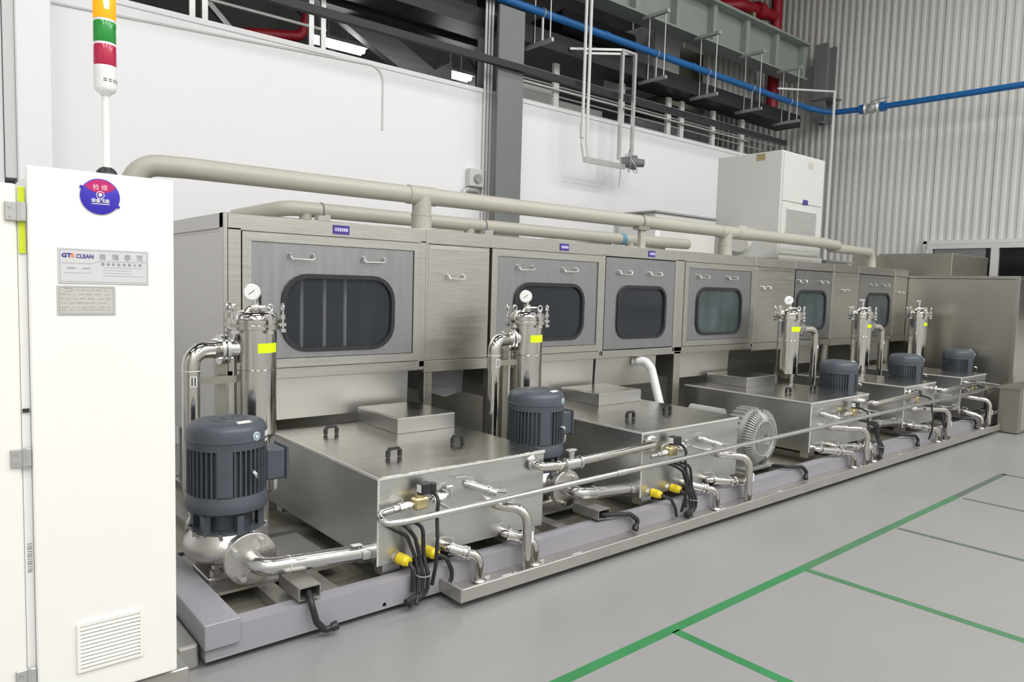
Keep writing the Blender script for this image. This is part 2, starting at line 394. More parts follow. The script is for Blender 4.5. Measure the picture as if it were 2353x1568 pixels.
# blue compressed air pipe
BP = Thing('blue_pipe', 'bright blue pipe running along the tray and across the corrugated wall', 'pipe', (4, 7.18, 5.1))
BP.part('pipe_run', MB().tube([(3.5, 7.18, 5.12), (13.25, 7.18, 5.11), (13.62, 6.90, 5.04), (13.62, 6.30, 5.01)], 0.052, 14, bend=0.25), 'blue_pipe')
BP.part('pipe_run', MB().tube([(13.62, 6.02, 5.0), (13.62, 2.5, 4.97)], 0.052, 14), 'blue_pipe')
BP.part('coupling', MB().cyl((13.62, 6.36, 5.01), (13.62, 6.28, 5.01), 0.085, 14), 'blue_pipe')
BP.part('coupling', MB().cyl((13.62, 5.90, 5.0), (13.62, 5.98, 5.0), 0.085, 14), 'blue_pipe')
vb = BP.part('valve_body', MB().lathe((13.62, 6.28, 5.005), (0, -1, 0), [(0, .075), (.03, .11), (.06, .075), (.11, .1), (.17, .1), (.22, .075), (.25, .11), (.29, .075)], 14), 'galv', label='grey valve between blue pipe ends')
BP.part('valve_lever', MB().bar((13.57, 6.14, 5.115), (13.57, 5.82, 5.15), 0.03, 0.012).cyl((13.60, 6.14, 5.01), (13.60, 6.14, 5.13), 0.015), 'galv', vb)
for k in range(4):
    BP.part('joint_band', MB().cyl((5.6 + k * 2, 7.18, 5.12), (5.68 + k * 2, 7.18, 5.12), 0.058, 14), 'blue_pipe')
# trapeze hangers
hang = [(6.45, 'nearest the grey column'), (8.75, 'second'), (10.05, 'third'), (11.35, 'fourth'), (12.6, 'fifth')]
for i, (hx, w) in enumerate(hang):
    H = Thing('pipe_hanger', ('galvanised trapeze hanger for the blue pipe, nearest the grey column' if i == 0 else 'galvanised trapeze hanger for the blue pipe, %s one counting from the grey column' % w), 'hanger', (hx, 7.25, 4.7), 'blue pipe hangers')
    H.part('cross_bar', MB().box(hx - 0.02, hx + 0.02, 6.98, 7.5, 4.72, 4.765), 'galv', smooth=0)
    for yy in (7.03, 7.33):
        H.part('drop_rod', MB().cyl((hx, yy, 4.72), (hx, yy, 5.72), 0.009, 8), 'galv')
    H.part('top_bracket', MB().box(hx - 0.03, hx + 0.03, 6.98, 7.46, 5.67, 5.72), 'galv', smooth=0)
    H.part('clamp', MB().torus((hx, 7.18, 5.12), (1, 0, 0), 0.058, 0.008, 16, 6), 'galv')
    H.part('drop_bar', MB().box(hx - 0.015, hx + 0.015, 7.17, 7.19, 4.765, 5.065), 'galv', smooth=0)
# conduit drop with camera on a pale frame
C1 = Thing('camera_drop_frame', 'pale steel drop frame hanging from the tray with a wall camera', 'mounting frame', (7.5, 7.0, 3.3))
for px_, py_, zt_ in ((7.67, 6.88, 4.87), (7.93, 6.88, 4.87)):
    C1.part('upright', MB().box(px_ - 0.022, px_ + 0.022, py_ - 0.02, py_ + 0.02, 3.38, zt_), 'galv', smooth=0)
C1.part('top_bar', MB().bar((7.10, 7.33, 4.85), (7.67, 6.88, 4.86), 0.03, 0.03).bar((7.67, 6.88, 4.86), (7.93, 6.88, 4.86), 0.03, 0.03).bar((7.38, 7.33, 4.85), (7.93, 6.88, 4.86), 0.03, 0.03), 'galv', smooth=0)
C1.part('lower_bar', MB().box(6.98, 7.78, 6.85, 6.89, 3.26, 3.33), 'galv', smooth=0)
for k, xx in enumerate((6.94, 7.03)):
    C1.part('conduit', MB().tube([(xx, 6.88, 5.9), (xx, 6.88, 3.49), (xx + 0.06, 6.88, 3.27)], 0.022, 10, bend=0.1), 'conduit_white')
C1.part('conduit_sleeve', MB().cyl((6.94, 6.88, 3.57), (6.94, 6.88, 3.76), 0.035, 12), 'conduit_white')
cb = C1.part('camera_body', MB().lathe((7.87, 6.86, 3.37), (0.75, -0.66, -0.05), [(-.12, .06), (-.05, .075), (.05, .1), (.10, .1), (.11, .06), (.2, .055), (.21, .04)], 16), 'steel_grey', label='dark camera head')
C1.part('guard_ring', MB().torus((7.87, 6.86, 3.39), (0.75, -0.66, 0), 0.16, 0.006, 24, 6).torus((7.89, 6.84, 3.35), (0.6, -0.5, 0.5), 0.15, 0.006, 24, 6), 'galv', cb)
C1.part('loose_cable', MB().tube([(7.72, 6.86, 3.37), (7.68, 6.85, 3.22), (7.66, 6.85, 3.0)], 0.006, 6, bend=0.1), 'print_grey')
# bracket at the far end: pale pipe stand beside the corrugated wall
S2 = Thing('pipe_stand', 'tall slim white pipe standing beside the corrugated end wall', 'pipe', (13.4, 6.72, 2.0))
S2.part('upright', MB().cyl((13.35, 6.72, 0.0), (13.35, 6.72, 5.36), 0.026, 10), 'conduit_white')
S2.part('arm', MB().bar((13.35, 6.72, 5.35), (11.95, 7.05, 5.20), 0.03, 0.03), 'conduit_white', smooth=0)
# red fire main
RP = Thing('red_fire_pipe', 'large glossy red fire main with branch above the crane girder', 'pipe', (13.4, 8.0, 5))
RP.part('riser', MB().cyl((13.45, 8.05, 5.0), (13.45, 8.05, 8.9), 0.11, 16), 'red_pipe')
RP.part('branch', MB().tube([(13.45, 8.05, 7.05), (12.3, 8.1, 7.0), (11.3, 8.9, 6.9)], 0.11, 16, bend=0.3), 'red_pipe')
RP.part('coupling', MB().cyl((12.75, 8.08, 7.02), (12.95, 8.07, 7.03), 0.16, 16), 'red_pipe')
RP.part('brace', MB().bar((13.4, 8.05, 6.4), (12.7, 8.1, 6.75), 0.05, 0.05), 'red_pipe', smooth=0)
solo('red_fire_pipe', MB().tube([(3.5, 9.8, 3.46), (3.5, 9.8, 4.80), (4.35, 9.8, 4.95), (4.5, 9.8, 5.52)], 0.07, 12, bend=0.15), 'red_pipe', 'thin dark red pipe far behind the tube lamps', 'pipe')
# tube lamps on the mezzanine (lit)
for i, (lx, lz, L, lab) in enumerate(((3.92, 4.50, 0.66, 'long lit tube lamp beside the diagonal brace'), (5.80, 4.50, 0.46, 'short lit tube lamp beside the grey column'))):
    TL = Thing('tube_lamp', lab, 'lamp', (lx, 8.5, lz), 'mezzanine tube lamps')
    TL.part('reflector', MB().poly([(lx - 0.03, 8.40, lz + 0.03), (lx - 0.03, 8.60, lz + 0.03), (lx - 0.03, 8.56, lz + 0.09), (lx - 0.03, 8.44, lz + 0.09)], (L + 0.06, 0, 0)), 'galv', smooth=0)
    TL.part('tube', MB().cyl((lx, 8.46, lz), (lx + L, 8.46, lz), 0.032, 12).cyl((lx, 8.54, lz), (lx + L, 8.54, lz), 0.032, 12), 'tube_glow')
    TL.part('suspension_rod', MB().cyl((lx + L * 0.3, 8.5, lz + 0.09), (lx + L * 0.3, 8.5, 9.0), 0.008, 6).cyl((lx + L * 0.7, 8.5, lz + 0.09), (lx + L * 0.7, 8.5, 9.0), 0.008, 6), 'galv')
# guard rails above the wall
RL = Thing('guard_rail', 'steel guard rail with paired posts on the mezzanine left of the brace', 'railing', (2.3, 7.7, 3.46))
for xx in (2.28, 2.40, 3.52, 3.66):
    RL.part('post', MB().box(xx - 0.028, xx + 0.028, 7.68, 7.72, 3.46, 5.2 if xx < 3 else 4.79), 'galv', smooth=0)
for zz in (4.36,):
    RL.part('rail', MB().cyl((0.8, 7.7, zz), (3.7, 7.7, zz), 0.018, 8), 'galv')
RR = Thing('guard_rail', 'steel guard rail with pale posts on the mezzanine behind the camera frame', 'railing', (6.6, 7.7, 3.46))
for xx in (6.45, 7.2, 8.6, 9.75, 10.1, 11.0, 11.9):
    RR.part('post', MB().box(xx - 0.05, xx + 0.05, 7.68, 7.73, 3.46, 4.75), 'conduit_white', smooth=0)
for zz in (4.16, 4.30, 4.44, 4.60):
    RR.part('rail', MB().cyl((6.2, 7.7, zz), (13.0, 7.7, zz), 0.014, 8), 'galv')
# conduits beside the column
PC = Thing('conduit_cluster', 'three parallel white conduits running up beside the grey column', 'conduit', (5.5, 7.28, 0))
for xx in (5.602, 5.652, 5.702):
    PC.part('conduit', MB().cyl((xx, 7.266, 2.2), (xx, 7.266, 5.4), 0.016, 8), 'conduit_white')
SB = Thing('switch_box', 'small pale grey switch box on the white wall beside the column', 'switch box', (5.46, 7.28, 2.8))
SB.part('box', MB().box(5.36, 5.58, 7.2, 7.3, 2.80, 3.02, 0.01), 'unit_white', smooth=0)
SB.part('dial', MB().cyl((5.47, 7.2, 2.90), (5.47, 7.17, 2.90), 0.055, 16), 'print_grey')
SB.part('plug', MB().tube([(5.28, 7.26, 2.66), (5.33, 7.24, 2.76), (5.5, 7.24, 2.76), (5.55, 7.26, 2.68)], 0.03, 8, bend=0.06), 'galv')
# plant on the mezzanine
def cabinet_far(name, lab, x0, x1, y0, y1, z0, z1, m, seam=True):
    T = Thing(name, lab, 'equipment', (x0, y0, z0), 'plant on the mezzanine')
    T.part('body', MB().box(x0, x1, y0, y1, z0, z1, 0.01), m, smooth=0)
    if z0 > 4:
        for rx in (x0 + 0.08, x1 - 0.08): T.part('suspension_rod', MB().cyl((rx, (y0 + y1) / 2, z1 - 0.01), (rx, (y0 + y1) / 2, ZC), 0.012, 8), 'galv')
    if seam:
        T.part('panel', MB().box(x0 + 0.08, (x0 + x1) / 2 - 0.03, y0 - 0.012, y0 + 0.001, z0 + 0.1, z1 - 0.08), m, smooth=0)
        T.part('panel', MB().box((x0 + x1) / 2 + 0.03, x1 - 0.08, y0 - 0.012, y0 + 0.001, z0 + 0.1, z1 - 0.08), m, smooth=0)
cabinet_far('air_handler', 'white plant cabinet behind the guard rail right of the grey column', 6.70, 8.15, 8.75, 9.5, 3.46, 4.75, 'conduit_white')
cabinet_far('air_handler', 'white plant cabinet standing behind the camera frame', 8.2, 9.3, 8.75, 9.4, 3.46, 4.62, 'conduit_white')
cabinet_far('duct_box', 'dark grey duct box behind the pale railing posts', 9.35, 10.6, 8.1, 9.2, 3.46, 4.45, 'steel_grey')
cabinet_far('duct_box', 'tall dark duct box next to the far end of the railing', 10.9, 11.9, 8.3, 9.2, 3.46, 4.6, 'steel_grey')
cabinet_far('duct_box', 'white duct box high up behind the crane girder', 10.2, 10.9, 8.4, 9.6, 5.2, 6.25, 'conduit_white', False)
cabinet_far('duct_box', 'brown-grey duct box high up between girder and tray', 10.95, 12.0, 8.6, 9.6, 5.0, 6.1, 'hood_steel', False)
SCR = Thing('louvre_screen', 'grey ribbed louvre screen hanging behind the crane girder', 'screen', (12.1, 8.7, 5.0))
for k in range(9):
    SCR.part('rib', MB().box(11.6 + k * 0.18, 11.7 + k * 0.18, 8.30, 8.36, 5.0, 6.2), 'clad', smooth=0)
SCR.part('backing', MB().box(11.6, 13.2, 8.36, 8.40, 5.0, 6.2), 'clad', smooth=0)
for k, (bx, by, bz) in enumerate(((2.2, 8.6, 5.6), (4.4, 9.2, 5.9), (7.0, 9.0, 5.75), (9.25, 8.8, 6.1))):
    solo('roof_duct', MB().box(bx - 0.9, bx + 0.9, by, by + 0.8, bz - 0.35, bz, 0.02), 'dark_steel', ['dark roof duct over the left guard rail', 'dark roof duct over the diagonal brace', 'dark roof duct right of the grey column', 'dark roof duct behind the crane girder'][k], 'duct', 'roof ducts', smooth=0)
for k in range(5):
    solo('roof_strut', MB().bar((0.5 + k * 1.5, 10.1, 6.3), (2.2 + k * 1.5, 10.1, 4.7), 0.07, 0.07), 'galv' if k == 1 else 'steel_grey', ['angled roof strut at the left end behind the rail', 'pale angled roof strut behind the long tube lamp', 'angled roof strut behind the diagonal brace', 'angled roof strut beside the short tube lamp', 'angled roof strut right of the grey column'][k], 'strut', 'angled roof struts', smooth=0)
# ================================================================== CONTROL CABINET
CB = Thing('control_cabinet', 'tall white control cabinet with nameplates and round status sign', 'cabinet', (0.53, 3.0, 0))
CB.part('plinth', MB().box(0.33, 0.80, 2.78, 3.36, 0, 0.13, 0.004), 'tray_steel', smooth=0)
CB.part('body', MB().box(0.335, 0.745, 2.775, 3.35, 0.14, 1.925, 0.006), 'cabinet_white', smooth=0)
CD = CB.part('door', MB().box(0.316, 0.750, 2.75, 2.773, 0.148, 1.936, 0.006, 2), 'cabinet_white', smooth=0)
V = MB().frame((0.5325, 0.329, 0.205, 0.172, 0.004), (0.5325, 0.329, 0.185, 0.150, 0.002), 2.742, 2.752)
vf = CB.part('vent_frame', V, 'cabinet_ivory', CD, smooth=0)
CB.part('vent_back', MB().box(0.435, 0.63, 2.7490, 2.751, 0.25, 0.408), 'cabinet_ivory', CD, smooth=0)
for k in range(11):
    z = 0.258 + k * 0.0132
    CB.part('vent_slat', MB().poly([(0.440, 2.742, z), (0.440, 2.7495, z + 0.008), (0.440, 2.7495, z + 0.010), (0.440, 2.742, z + 0.003)], (0.185, 0, 0)), 'cabinet_ivory', CD, smooth=0)
# neighbouring cabinet: ivory door a little behind, seal strip and hinges
CB2 = Thing('side_cabinet', 'ivory cabinet door hinged beside the white control cabinet', 'cabinet', (0.1, 3.0, 0))
CB2.part('body', MB().box(-0.5, 0.300, 2.80, 3.35, 0, 1.86, 0.006), 'cabinet_ivory', smooth=0)
CB2.part('door', MB().box(-0.5, 0.290, 2.765, 2.795, 0.03, 1.876, 0.006), 'cabinet_ivory', smooth=0)
CB2.part('seal_strip', MB().box(0.295, 0.312, 2.766, 2.772, 1.66, 1.868), 'yellow_green', label='yellow-green seal strip', smooth=0)
CB2.part('gap_panel', MB().box(0.2915, 0.3155, 2.772, 2.795, 0.03, 1.87), 'white_plastic', smooth=0)
bc = MB()
for k in range(12): bc.box(0.298, 0.311, 2.7705, 2.7725, 0.62 + k * 0.0085, 0.62 + k * 0.0085 + (0.003 if k % 3 else 0.005))
CB2.part('barcode_print', bc, 'print_grey', smooth=0)
CB2.part('latch_stub', MB().box(0.294, 0.312, 2.766, 2.773, 1.150, 1.162), 'print_black', smooth=0)
for hz in (1.79, 1.005, 0.27):
    h = CB2.part('hinge', MB().box(0.258, 0.292, 2.755, 2.766, hz - 0.03, hz + 0.03, 0.003).box(0.296, 0.314, 2.752, 2.764, hz - 0.03, hz + 0.03, 0.003).cyl((0.294, 2.756, hz - 0.03), (0.294, 2.756, hz + 0.03), 0.006, 10), 'galv', label='grey metal hinge')
    CB2.part('hinge_screw', MB().cyl((0.272, 2.756, hz + 0.014), (0.272, 2.752, hz + 0.014), 0.005, 8).cyl((0.272, 2.756, hz - 0.014), (0.272, 2.752, hz - 0.014), 0.005, 8), 'bright_bolt', h)
# status disc
SG = Thing('status_sign', 'round blue and magenta status disc stuck on the white cabinet', 'sign', (0.520, 2.748, 1.857))
cx, cz, R = 0.520, 1.857, 0.0585
SG.part('disc', MB().lathe((cx, 2.75, cz), (0, -1, 0), [(0, R), (0.004, R), (0.005, R - 0.002)], 48), 'sign_blue')
seg = []
a0 = math.radians(33)
top = [(cx + (R - 0.003) * math.cos(a), cz + (R - 0.003) * math.sin(a)) for a in [a0 + (PI - 2 * a0) * i / 14 for i in range(15)]]
bot = [(cx + 0.0455 * t, cz + 0.0300 - 0.0195 * (1 - t * t)) for t in [-0.8 + 0.2 * i for i in range(9)]]
SG.part('magenta_field', MB().poly([(x, 2.7445, z) for x, z in top + bot], (0, 0.001, 0)), 'sign_magenta', smooth=0)
SG.part('lettering', text(MB(), '检 修', cx - 0.022, 2.7440, cz + 0.0225, 0.020, 0.044, 0.0004), 'sign_pink', smooth=0)
SG.part('emblem', MB().frame((cx, cz + 0.005, 0.025, 0.025, 0.0125), (cx, cz + 0.005, 0.021, 0.021, 0.0105), 2.7438, 2.7446).poly([(cx + 0.0068 * math.sin(2 * PI * k / 5), 2.7438, cz + 0.0055 + 0.0068 * math.cos(2 * PI * k / 5)) for k in range(5)], (0, 0.0008, 0)), 'white_sticker', smooth=0)
SG.part('lettering', text(MB(), '设备状态', cx - 0.027, 2.7440, cz - 0.019, 0.014, 0.054, 0.0004), 'white_sticker', smooth=0)
SG.part('text_line', MB().box(cx - 0.026, cx + 0.027, 2.7438, 2.7446, cz - 0.026, cz - 0.0235), 'white_sticker', smooth=0)
for sx, sz in ((-0.055, 0.028), (0.054, -0.030)):
    SG.part('pin', MB().cyl((cx + sx, 2.75, cz + sz), (cx + sx, 2.744, cz + sz), 0.0045, 10), 'sign_blue')
# nameplate
NP = Thing('nameplate', 'silver maker nameplate with GTK CLEAN lettering on the white cabinet', 'nameplate', (0.532, 2.748, 1.626))
NP.part('plate', MB().box(0.396, 0.666, 2.7465, 2.75, 1.568, 1.684, 0.001), 'plate_silver', smooth=0)
NP.part('border', MB().frame((0.531, 1.626, 0.260, 0.105, 0.001), (0.531, 1.626, 0.2575, 0.1025, 0.001), 2.7459, 2.7467), 'print_grey', smooth=0)
NP.part('lettering', text(MB(), 'GT', 0.4065, 2.7459, 1.6530, 0.0185, 0.0275, 0.0007), 'logo_blue', smooth=0)
NP.part('lettering', text(MB(), 'K', 0.4335, 2.7458, 1.6530, 0.0185, 0.0100, 0.0007), 'logo_orange', label='orange letter K', smooth=0)
NP.part('lettering', text(MB(), 'CLEAN', 0.4470, 2.7459, 1.6515, 0.0185, 0.050, 0.0003), 'logo_blue', smooth=0)
for k, ch in enumerate('格瑞泰克'):
    NP.part('lettering', text(MB(), ch, 0.514 + k * 0.0375, 2.7459, 1.6505, 0.0225, 0.020), 'print_grey', smooth=0)
NP.part('divider', MB().bar((0.404, 2.7462, 1.6345), (0.493, 2.7462, 1.6345), 0.0008, 0.001).bar((0.493, 2.7462, 1.6345), (0.516, 2.7462, 1.6435), 0.0008, 0.001).bar((0.516, 2.7462, 1.6435), (0.655, 2.7462, 1.6435), 0.0008, 0.001), 'print_grey', smooth=0)
for k, ch in enumerate('精密科技有限公司'):
    NP.part('lettering', text(MB(), ch, 0.520 + k * 0.0160, 2.7459, 1.6300, 0.0105, 0.0095), 'print_grey', smooth=0)
for x0, x1, z in ((0.526, 0.645, 1.6215), (0.524, 0.610, 1.6125), (0.526, 0.610, 1.6035), (0.526, 0.648, 1.5945), (0.412, 0.492, 1.6020), (0.421, 0.445, 1.6155), (0.465, 0.487, 1.6155)):
    NP.part('text_line', MB().box(x0, x1, 2.7462, 2.7467, z, z + 0.0014 + (0.003 if x0 < 0.5 and z > 1.61 else 0)), 'print_grey', smooth=0)
NP2 = Thing('data_plate', 'small grey data plate with fine print below the nameplate', 'nameplate', (0.478, 2.748, 1.512))
NP2.part('plate', MB().box(0.392, 0.562, 2.7468, 2.75, 1.464, 1.561, 0.001), 'plate_beige', smooth=0)
NP2.part('border', MB().frame((0.477, 1.5125, 0.158, 0.087, 0.001), (0.477, 1.5125, 0.1555, 0.0845, 0.001), 2.7460, 2.7470), 'print_grey', smooth=0)
NP2.part('swoosh', MB().tube([(0.411, 2.7466, 1.553), (0.430, 2.7466, 1.551), (0.438, 2.7466, 1.547), (0.430, 2.7466, 1.543), (0.414, 2.7466, 1.541)], 0.0009, 6, bend=0.004), 'print_grey')
rr = random.Random(3)
for r_, z in enumerate((1.5455, 1.531, 1.517, 1.503, 1.489, 1.4805)):
    x = 0.446 if r_ == 0 else 0.402
    while x < 0.540:
        w = rr.uniform(0.004, 0.022)
        NP2.part('text_mark', MB().box(x, min(x + w, 0.546), 2.7464, 2.7469, z, z + rr.uniform(0.0012, 0.003)), 'print_grey', smooth=0)
        x += w + rr.uniform(0.003, 0.010)
# signal tower
ST = Thing('signal_tower', 'signal tower with lit amber, green and red segments on the cabinet top', 'signal light', (0.58, 2.95, 1.925))
sx, sy = 0.580, 2.95
ST.part('base_flange', MB().lathe((sx, sy, 1.925), (0, 0, 1), [(0, .045), (.018, .042), (.045, .030), (.055, .018)], 20), 'black_plastic')
ST.part('pole', MB().cyl((sx, sy, 1.97), (sx, sy, 2.236), 0.0125, 16), 'white_plastic')
hs = ST.part('housing', MB().lathe((sx, sy, 2.232), (0, 0, 1), [(0, .016), (.006, .018), (.010, .028), (.018, .0345), (.026, .036), (.100, .036)], 28), 'white_plastic')
for zz in (2.277, 2.2835):
    for a in range(-110, 40, 26):
        A = [math.radians(a + t) for t in (0, 6, 12, 18)]
        ST.part('vent_slot', MB().tube([(sx + 0.0362 * math.cos(b), sy + 0.0362 * math.sin(b), zz) for b in A], 0.0012, 5), 'print_black', hs)
for nm, z0, z1, m in (('red_lens', 2.332, 2.403, 'lamp_red'), ('green_lens', 2.412, 2.483, 'lamp_green'), ('amber_lens', 2.492, 2.585, 'lamp_amber')):
    ST.part(nm, MB().lathe((sx, sy, z0), (0, 0, 1), [(0, .0345), (.004, .0362), (z1 - z0 - .004, .0362), (z1 - z0, .0345)], 28), m)
    ST.part('lens_ring', MB().lathe((sx, sy, z1), (0, 0, 1), [(0, .0335), (.009, .0335)], 28), 'white_plastic')
ST.part('lamp_core', MB().lathe((sx, sy - 0.030, 2.518), (0, 0, 1), [(0, .002), (.004, .009), (.03, .011), (.038, .003)], 12), 'lamp_amber_core')
ST.part('cap', MB().lathe((sx, sy, 2.59), (0, 0, 1), [(0, .036), (.02, .033), (.026, .02)], 28), 'white_plastic')
# ================================================================== BASE FRAME
YB = 2.958
BF = Thing('base_frame', 'long grey painted steel base frame carrying the whole washing line', 'base frame', (1.0, 3.0, 0))
fb = MB()   # square tube: solid runs either side of a hollow stretch with a real bolt hole
fb.box(0.915, 1.70, YB, YB + 0.09, 0.03, 0.158).box(1.794, 10.9, YB, YB + 0.09, 0.03, 0.158)
fb.frame((1.747, 0.094, 0.094, 0.128, 0.0001), (1.747, 0.050, 0.022, 0.022, 0.011), YB, YB + 0.006)
fb.box(1.70, 1.794, YB + 0.006, YB + 0.09, 0.152, 0.158).box(1.70, 1.794, YB + 0.006, YB + 0.09, 0.03, 0.036).box(1.70, 1.794, YB + 0.084, YB + 0.09, 0.036, 0.152)
BF.part('front_beam', fb, 'base_paint', smooth=0)
BF.part('end_channel', MB().box(0.905, 1.05, 2.935, 5.6, 0.088, 0.196, 0.004), 'base_paint', smooth=0)
BF.part('end_skirt', MB().box(0.93, 0.945, 3.08, 5.6, 0.0, 0.08), 'tray_steel', smooth=0)
BF.part('floor_duct', MB().box(0.815, 0.90, 2.99, 4.6, 0.0, 0.105, 0.012, 2), 'tray_steel', smooth=0)
BF.part('rear_beam', MB().box(0.915, 10.9, 5.52, 5.6, 0.012, 0.158), 'frame_steel', smooth=0)
BF.part('middle_beam', MB().box(0.95, 10.9, 3.95, 4.03, 0.02, 0.150), 'frame_steel', smooth=0)
for k, bx in enumerate((1.30, 1.52, 1.95, 2.62, 3.05, 3.45, 3.95, 4.7, 5.15, 5.6, 6.3, 7.0, 7.5, 8.3, 9.2, 10.0, 10.8)):
    BF.part('cross_member', MB().box(bx - 0.04, bx + 0.04, YB + 0.09, 5.52, 0.05, 0.148), 'frame_steel', smooth=0)
BF.part('drip_pan', MB().box(1.06, 10.88, YB + 0.095, 5.5, 0.075, 0.09), 'pan_steel', smooth=0)
BF.part('pump_bed', MB().box(1.06, 1.70, 3.3, 3.86, 0.148, 0.162), 'frame_steel', smooth=0)
for bx in (3.22, 7.5, 9.2, 10.9):
    BF.part('pump_bed', MB().box(bx - 0.24, bx + 0.24 if bx < 10.5 else 11.15, 3.3, 3.86, 0.148, 0.162), 'frame_steel', smooth=0)
for bx in (1.37, 3.30):
    BF.part('drain_sleeve', MB().frame((bx, 0.205, 0.105, 0.062, 0.004), (bx, 0.205, 0.093, 0.050, 0.003), YB + 0.01, 3.19), 'frame_steel', smooth=0)
for bx in (2.3, 3.9, 5.5, 7.1, 8.7, 10.3):
    BF.part('levelling_foot', MB().box(bx - 0.05, bx + 0.05, YB + 0.01, YB + 0.08, 0, 0.014), 'frame_steel', smooth=0)
TR = Thing('pipe_tray', 'low stainless trough on the floor along the base frame front', 'tray', (2.1, 2.83, 0))
TR.part('front_lip', MB().box(2.075, 10.05, 2.770, 2.785, 0.038, 0.105, 0.002), 'tray_steel', smooth=0)
TR.part('trough_floor', MB().box(2.075, 10.05, 2.785, 2.955, 0.038, 0.052), 'tray_steel', smooth=0)
TR.part('end_plate', MB().box(2.065, 2.078, 2.772, 2.955, 0.038, 0.105), 'tray_steel', smooth=0)
for k, bx in enumerate((2.42, 2.95, 4.42, 5.2, 6.7, 7.45)):
    TR.part('sticker', MB().box(bx, bx + 0.07, 2.85, 2.89, 0.052, 0.0532), 'white_sticker', smooth=0)
for bx in (2.3, 3.9, 5.5, 7.1, 8.7, 9.9):
    TR.part('tray_foot', MB().box(bx - 0.03, bx + 0.03, 2.84, 2.93, 0, 0.039), 'frame_steel', smooth=0)
# ================================================================== CHAMBER MODULES
YC = 4.4
def handle(T, parent, x, z, w=0.15, d=0.045):
    T.part('handle', MB().tube([(x - w / 2, YC, z + 0.016), (x - w / 2, YC - d * .6, z + 0.014), (x - w / 2, YC - d, z - 0.018), (x + w / 2, YC - d, z - 0.018), (x + w / 2, YC - d * .6, z + 0.014), (x + w / 2, YC, z + 0.016)], 0.0065, 8, bend=0.012, bs=4), 'bright_bolt', parent)
def housing(T, x0, x1, top=1.975, z0=1.0, back=5.75):
    mb = MB()
    mb.box(x0, x1, YC + 0.03, back, top - 0.03, top).box(x0, x1, back - 0.02, back, z0, top).box(x0, x1, YC + 0.03, back, z0, z0 + 0.02)
    mb.box(x0, x0 + 0.015, YC + 0.03, back, z0, top).box(x1 - 0.015, x1, YC + 0.03, back, z0, top)
    T.part('housing', mb, 'brushed', smooth=0)
def window_module(lab, x0, x1, dx0, dx1, wx0, wx1, wz0, wz1, hx, rad, glass, frame_ring=True):
    T = Thing('spray_chamber', lab, 'machine module', (x0, YC, 1.0), 'spray chambers with windows')
    housing(T, x0, x1)
    T.part('top_rail', MB().box(x0, x1, YC - 0.012, YC + 0.06, 1.885, 1.985, 0.004), 'brushed', smooth=0)
    T.part('bottom_rail', MB().box(x0, x1, YC - 0.012, YC + 0.06, 0.975, 1.045, 0.004), 'brushed', smooth=0)
    for a, b in ((x0, dx0), (dx1, x1)):
        if b - a > 0.012: T.part('post', MB().box(a, b, YC - 0.012, YC + 0.05, 1.0, 1.9, 0.003), 'brushed', smooth=0)
    cxd, czd, w, h = (dx0 + dx1) / 2, 1.465, dx1 - dx0 - 0.006, 0.834
    if frame_ring:
        T.part('door_frame', MB().frame((cxd, czd, w, h, 0.004), (cxd, czd, w - 0.11, h - 0.11, 0.004), YC - 0.020, YC + 0.02), 'brushed', smooth=0)
        w2, h2 = w - 0.116, h - 0.116
    else: w2, h2 = w - 0.01, h - 0.01
    wcx, wcz, ww, wh = (wx0 + wx1) / 2, (wz0 + wz1) / 2, wx1 - wx0, wz1 - wz0
    D = T.part('door', MB().frame((cxd, czd, w2, h2, 0.004), (wcx, wcz, ww - 0.03, wh - 0.03, rad - 0.015), YC - 0.010, YC + 0.012), 'brushed_door', smooth=0)
    T.part('window_gasket', MB().frame((wcx, wcz, ww, wh, rad), (wcx, wcz, ww - 0.055, wh - 0.055, rad - 0.028), YC - 0.026, YC + 0.015), 'gasket', D, smooth=40)
    T.part('pane', MB().slab((wcx, wcz, ww - 0.05, wh - 0.05, rad - 0.025), YC - 0.008, YC - 0.002), glass, D, smooth=0)
    for k, x in enumerate(hx): handle(T, D, x, 1.748 - 0.0 * k, 0.155)
    return T
def panel_module(lab, x0, x1, hx):
    T = Thing('chamber_panel', lab, 'machine module', (x0, YC, 1.0), 'plain chamber panels')
    housing(T, x0, x1)
    T.part('top_rail', MB().box(x0, x1, YC - 0.012, YC + 0.06, 1.885, 1.985, 0.004), 'brushed', smooth=0)
    T.part('bottom_rail', MB().box(x0, x1, YC - 0.010, YC + 0.06, 0.955, 1.04, 0.004), 'brushed', smooth=0)
    D = T.part('door', MB().box(x0 + 0.02, x1 - 0.006, YC - 0.010, YC + 0.02, 1.043, 1.882, 0.003), 'brushed', smooth=0)
    T.part('post', MB().box(x0, x0 + 0.018, YC - 0.011, YC + 0.05, 0.97, 1.9), 'brushed', smooth=0)
    T.part('header_strip', MB().box(x0 + 0.03, x1 - 0.03, YC - 0.014, YC - 0.009, 1.845, 1.87, 0.002), 'bright_bolt', smooth=0)
    for x in hx: handle(T, D, x, 1.655, 0.14)
    return T
w1 = window_module('largest spray chamber with wide window at the cabinet end of the line', 1.49, 2.89, 1.575, 2.845, 1.824, 2.632, 1.14, 1.64, (1.953, 2.466), 0.17, 'window_glass')
for bx in (2.00, 2.16, 2.31): w1.part('spray_pipe', MB().cyl((bx, YC + 0.09, 1.06), (bx, YC + 0.09, 1.9), 0.012, 10), 'inner_bar')
w1.part('inner_plate', MB().box(2.44, 2.56, YC + 0.11, YC + 0.13, 1.08, 1.9), 'window_misty', smooth=0)
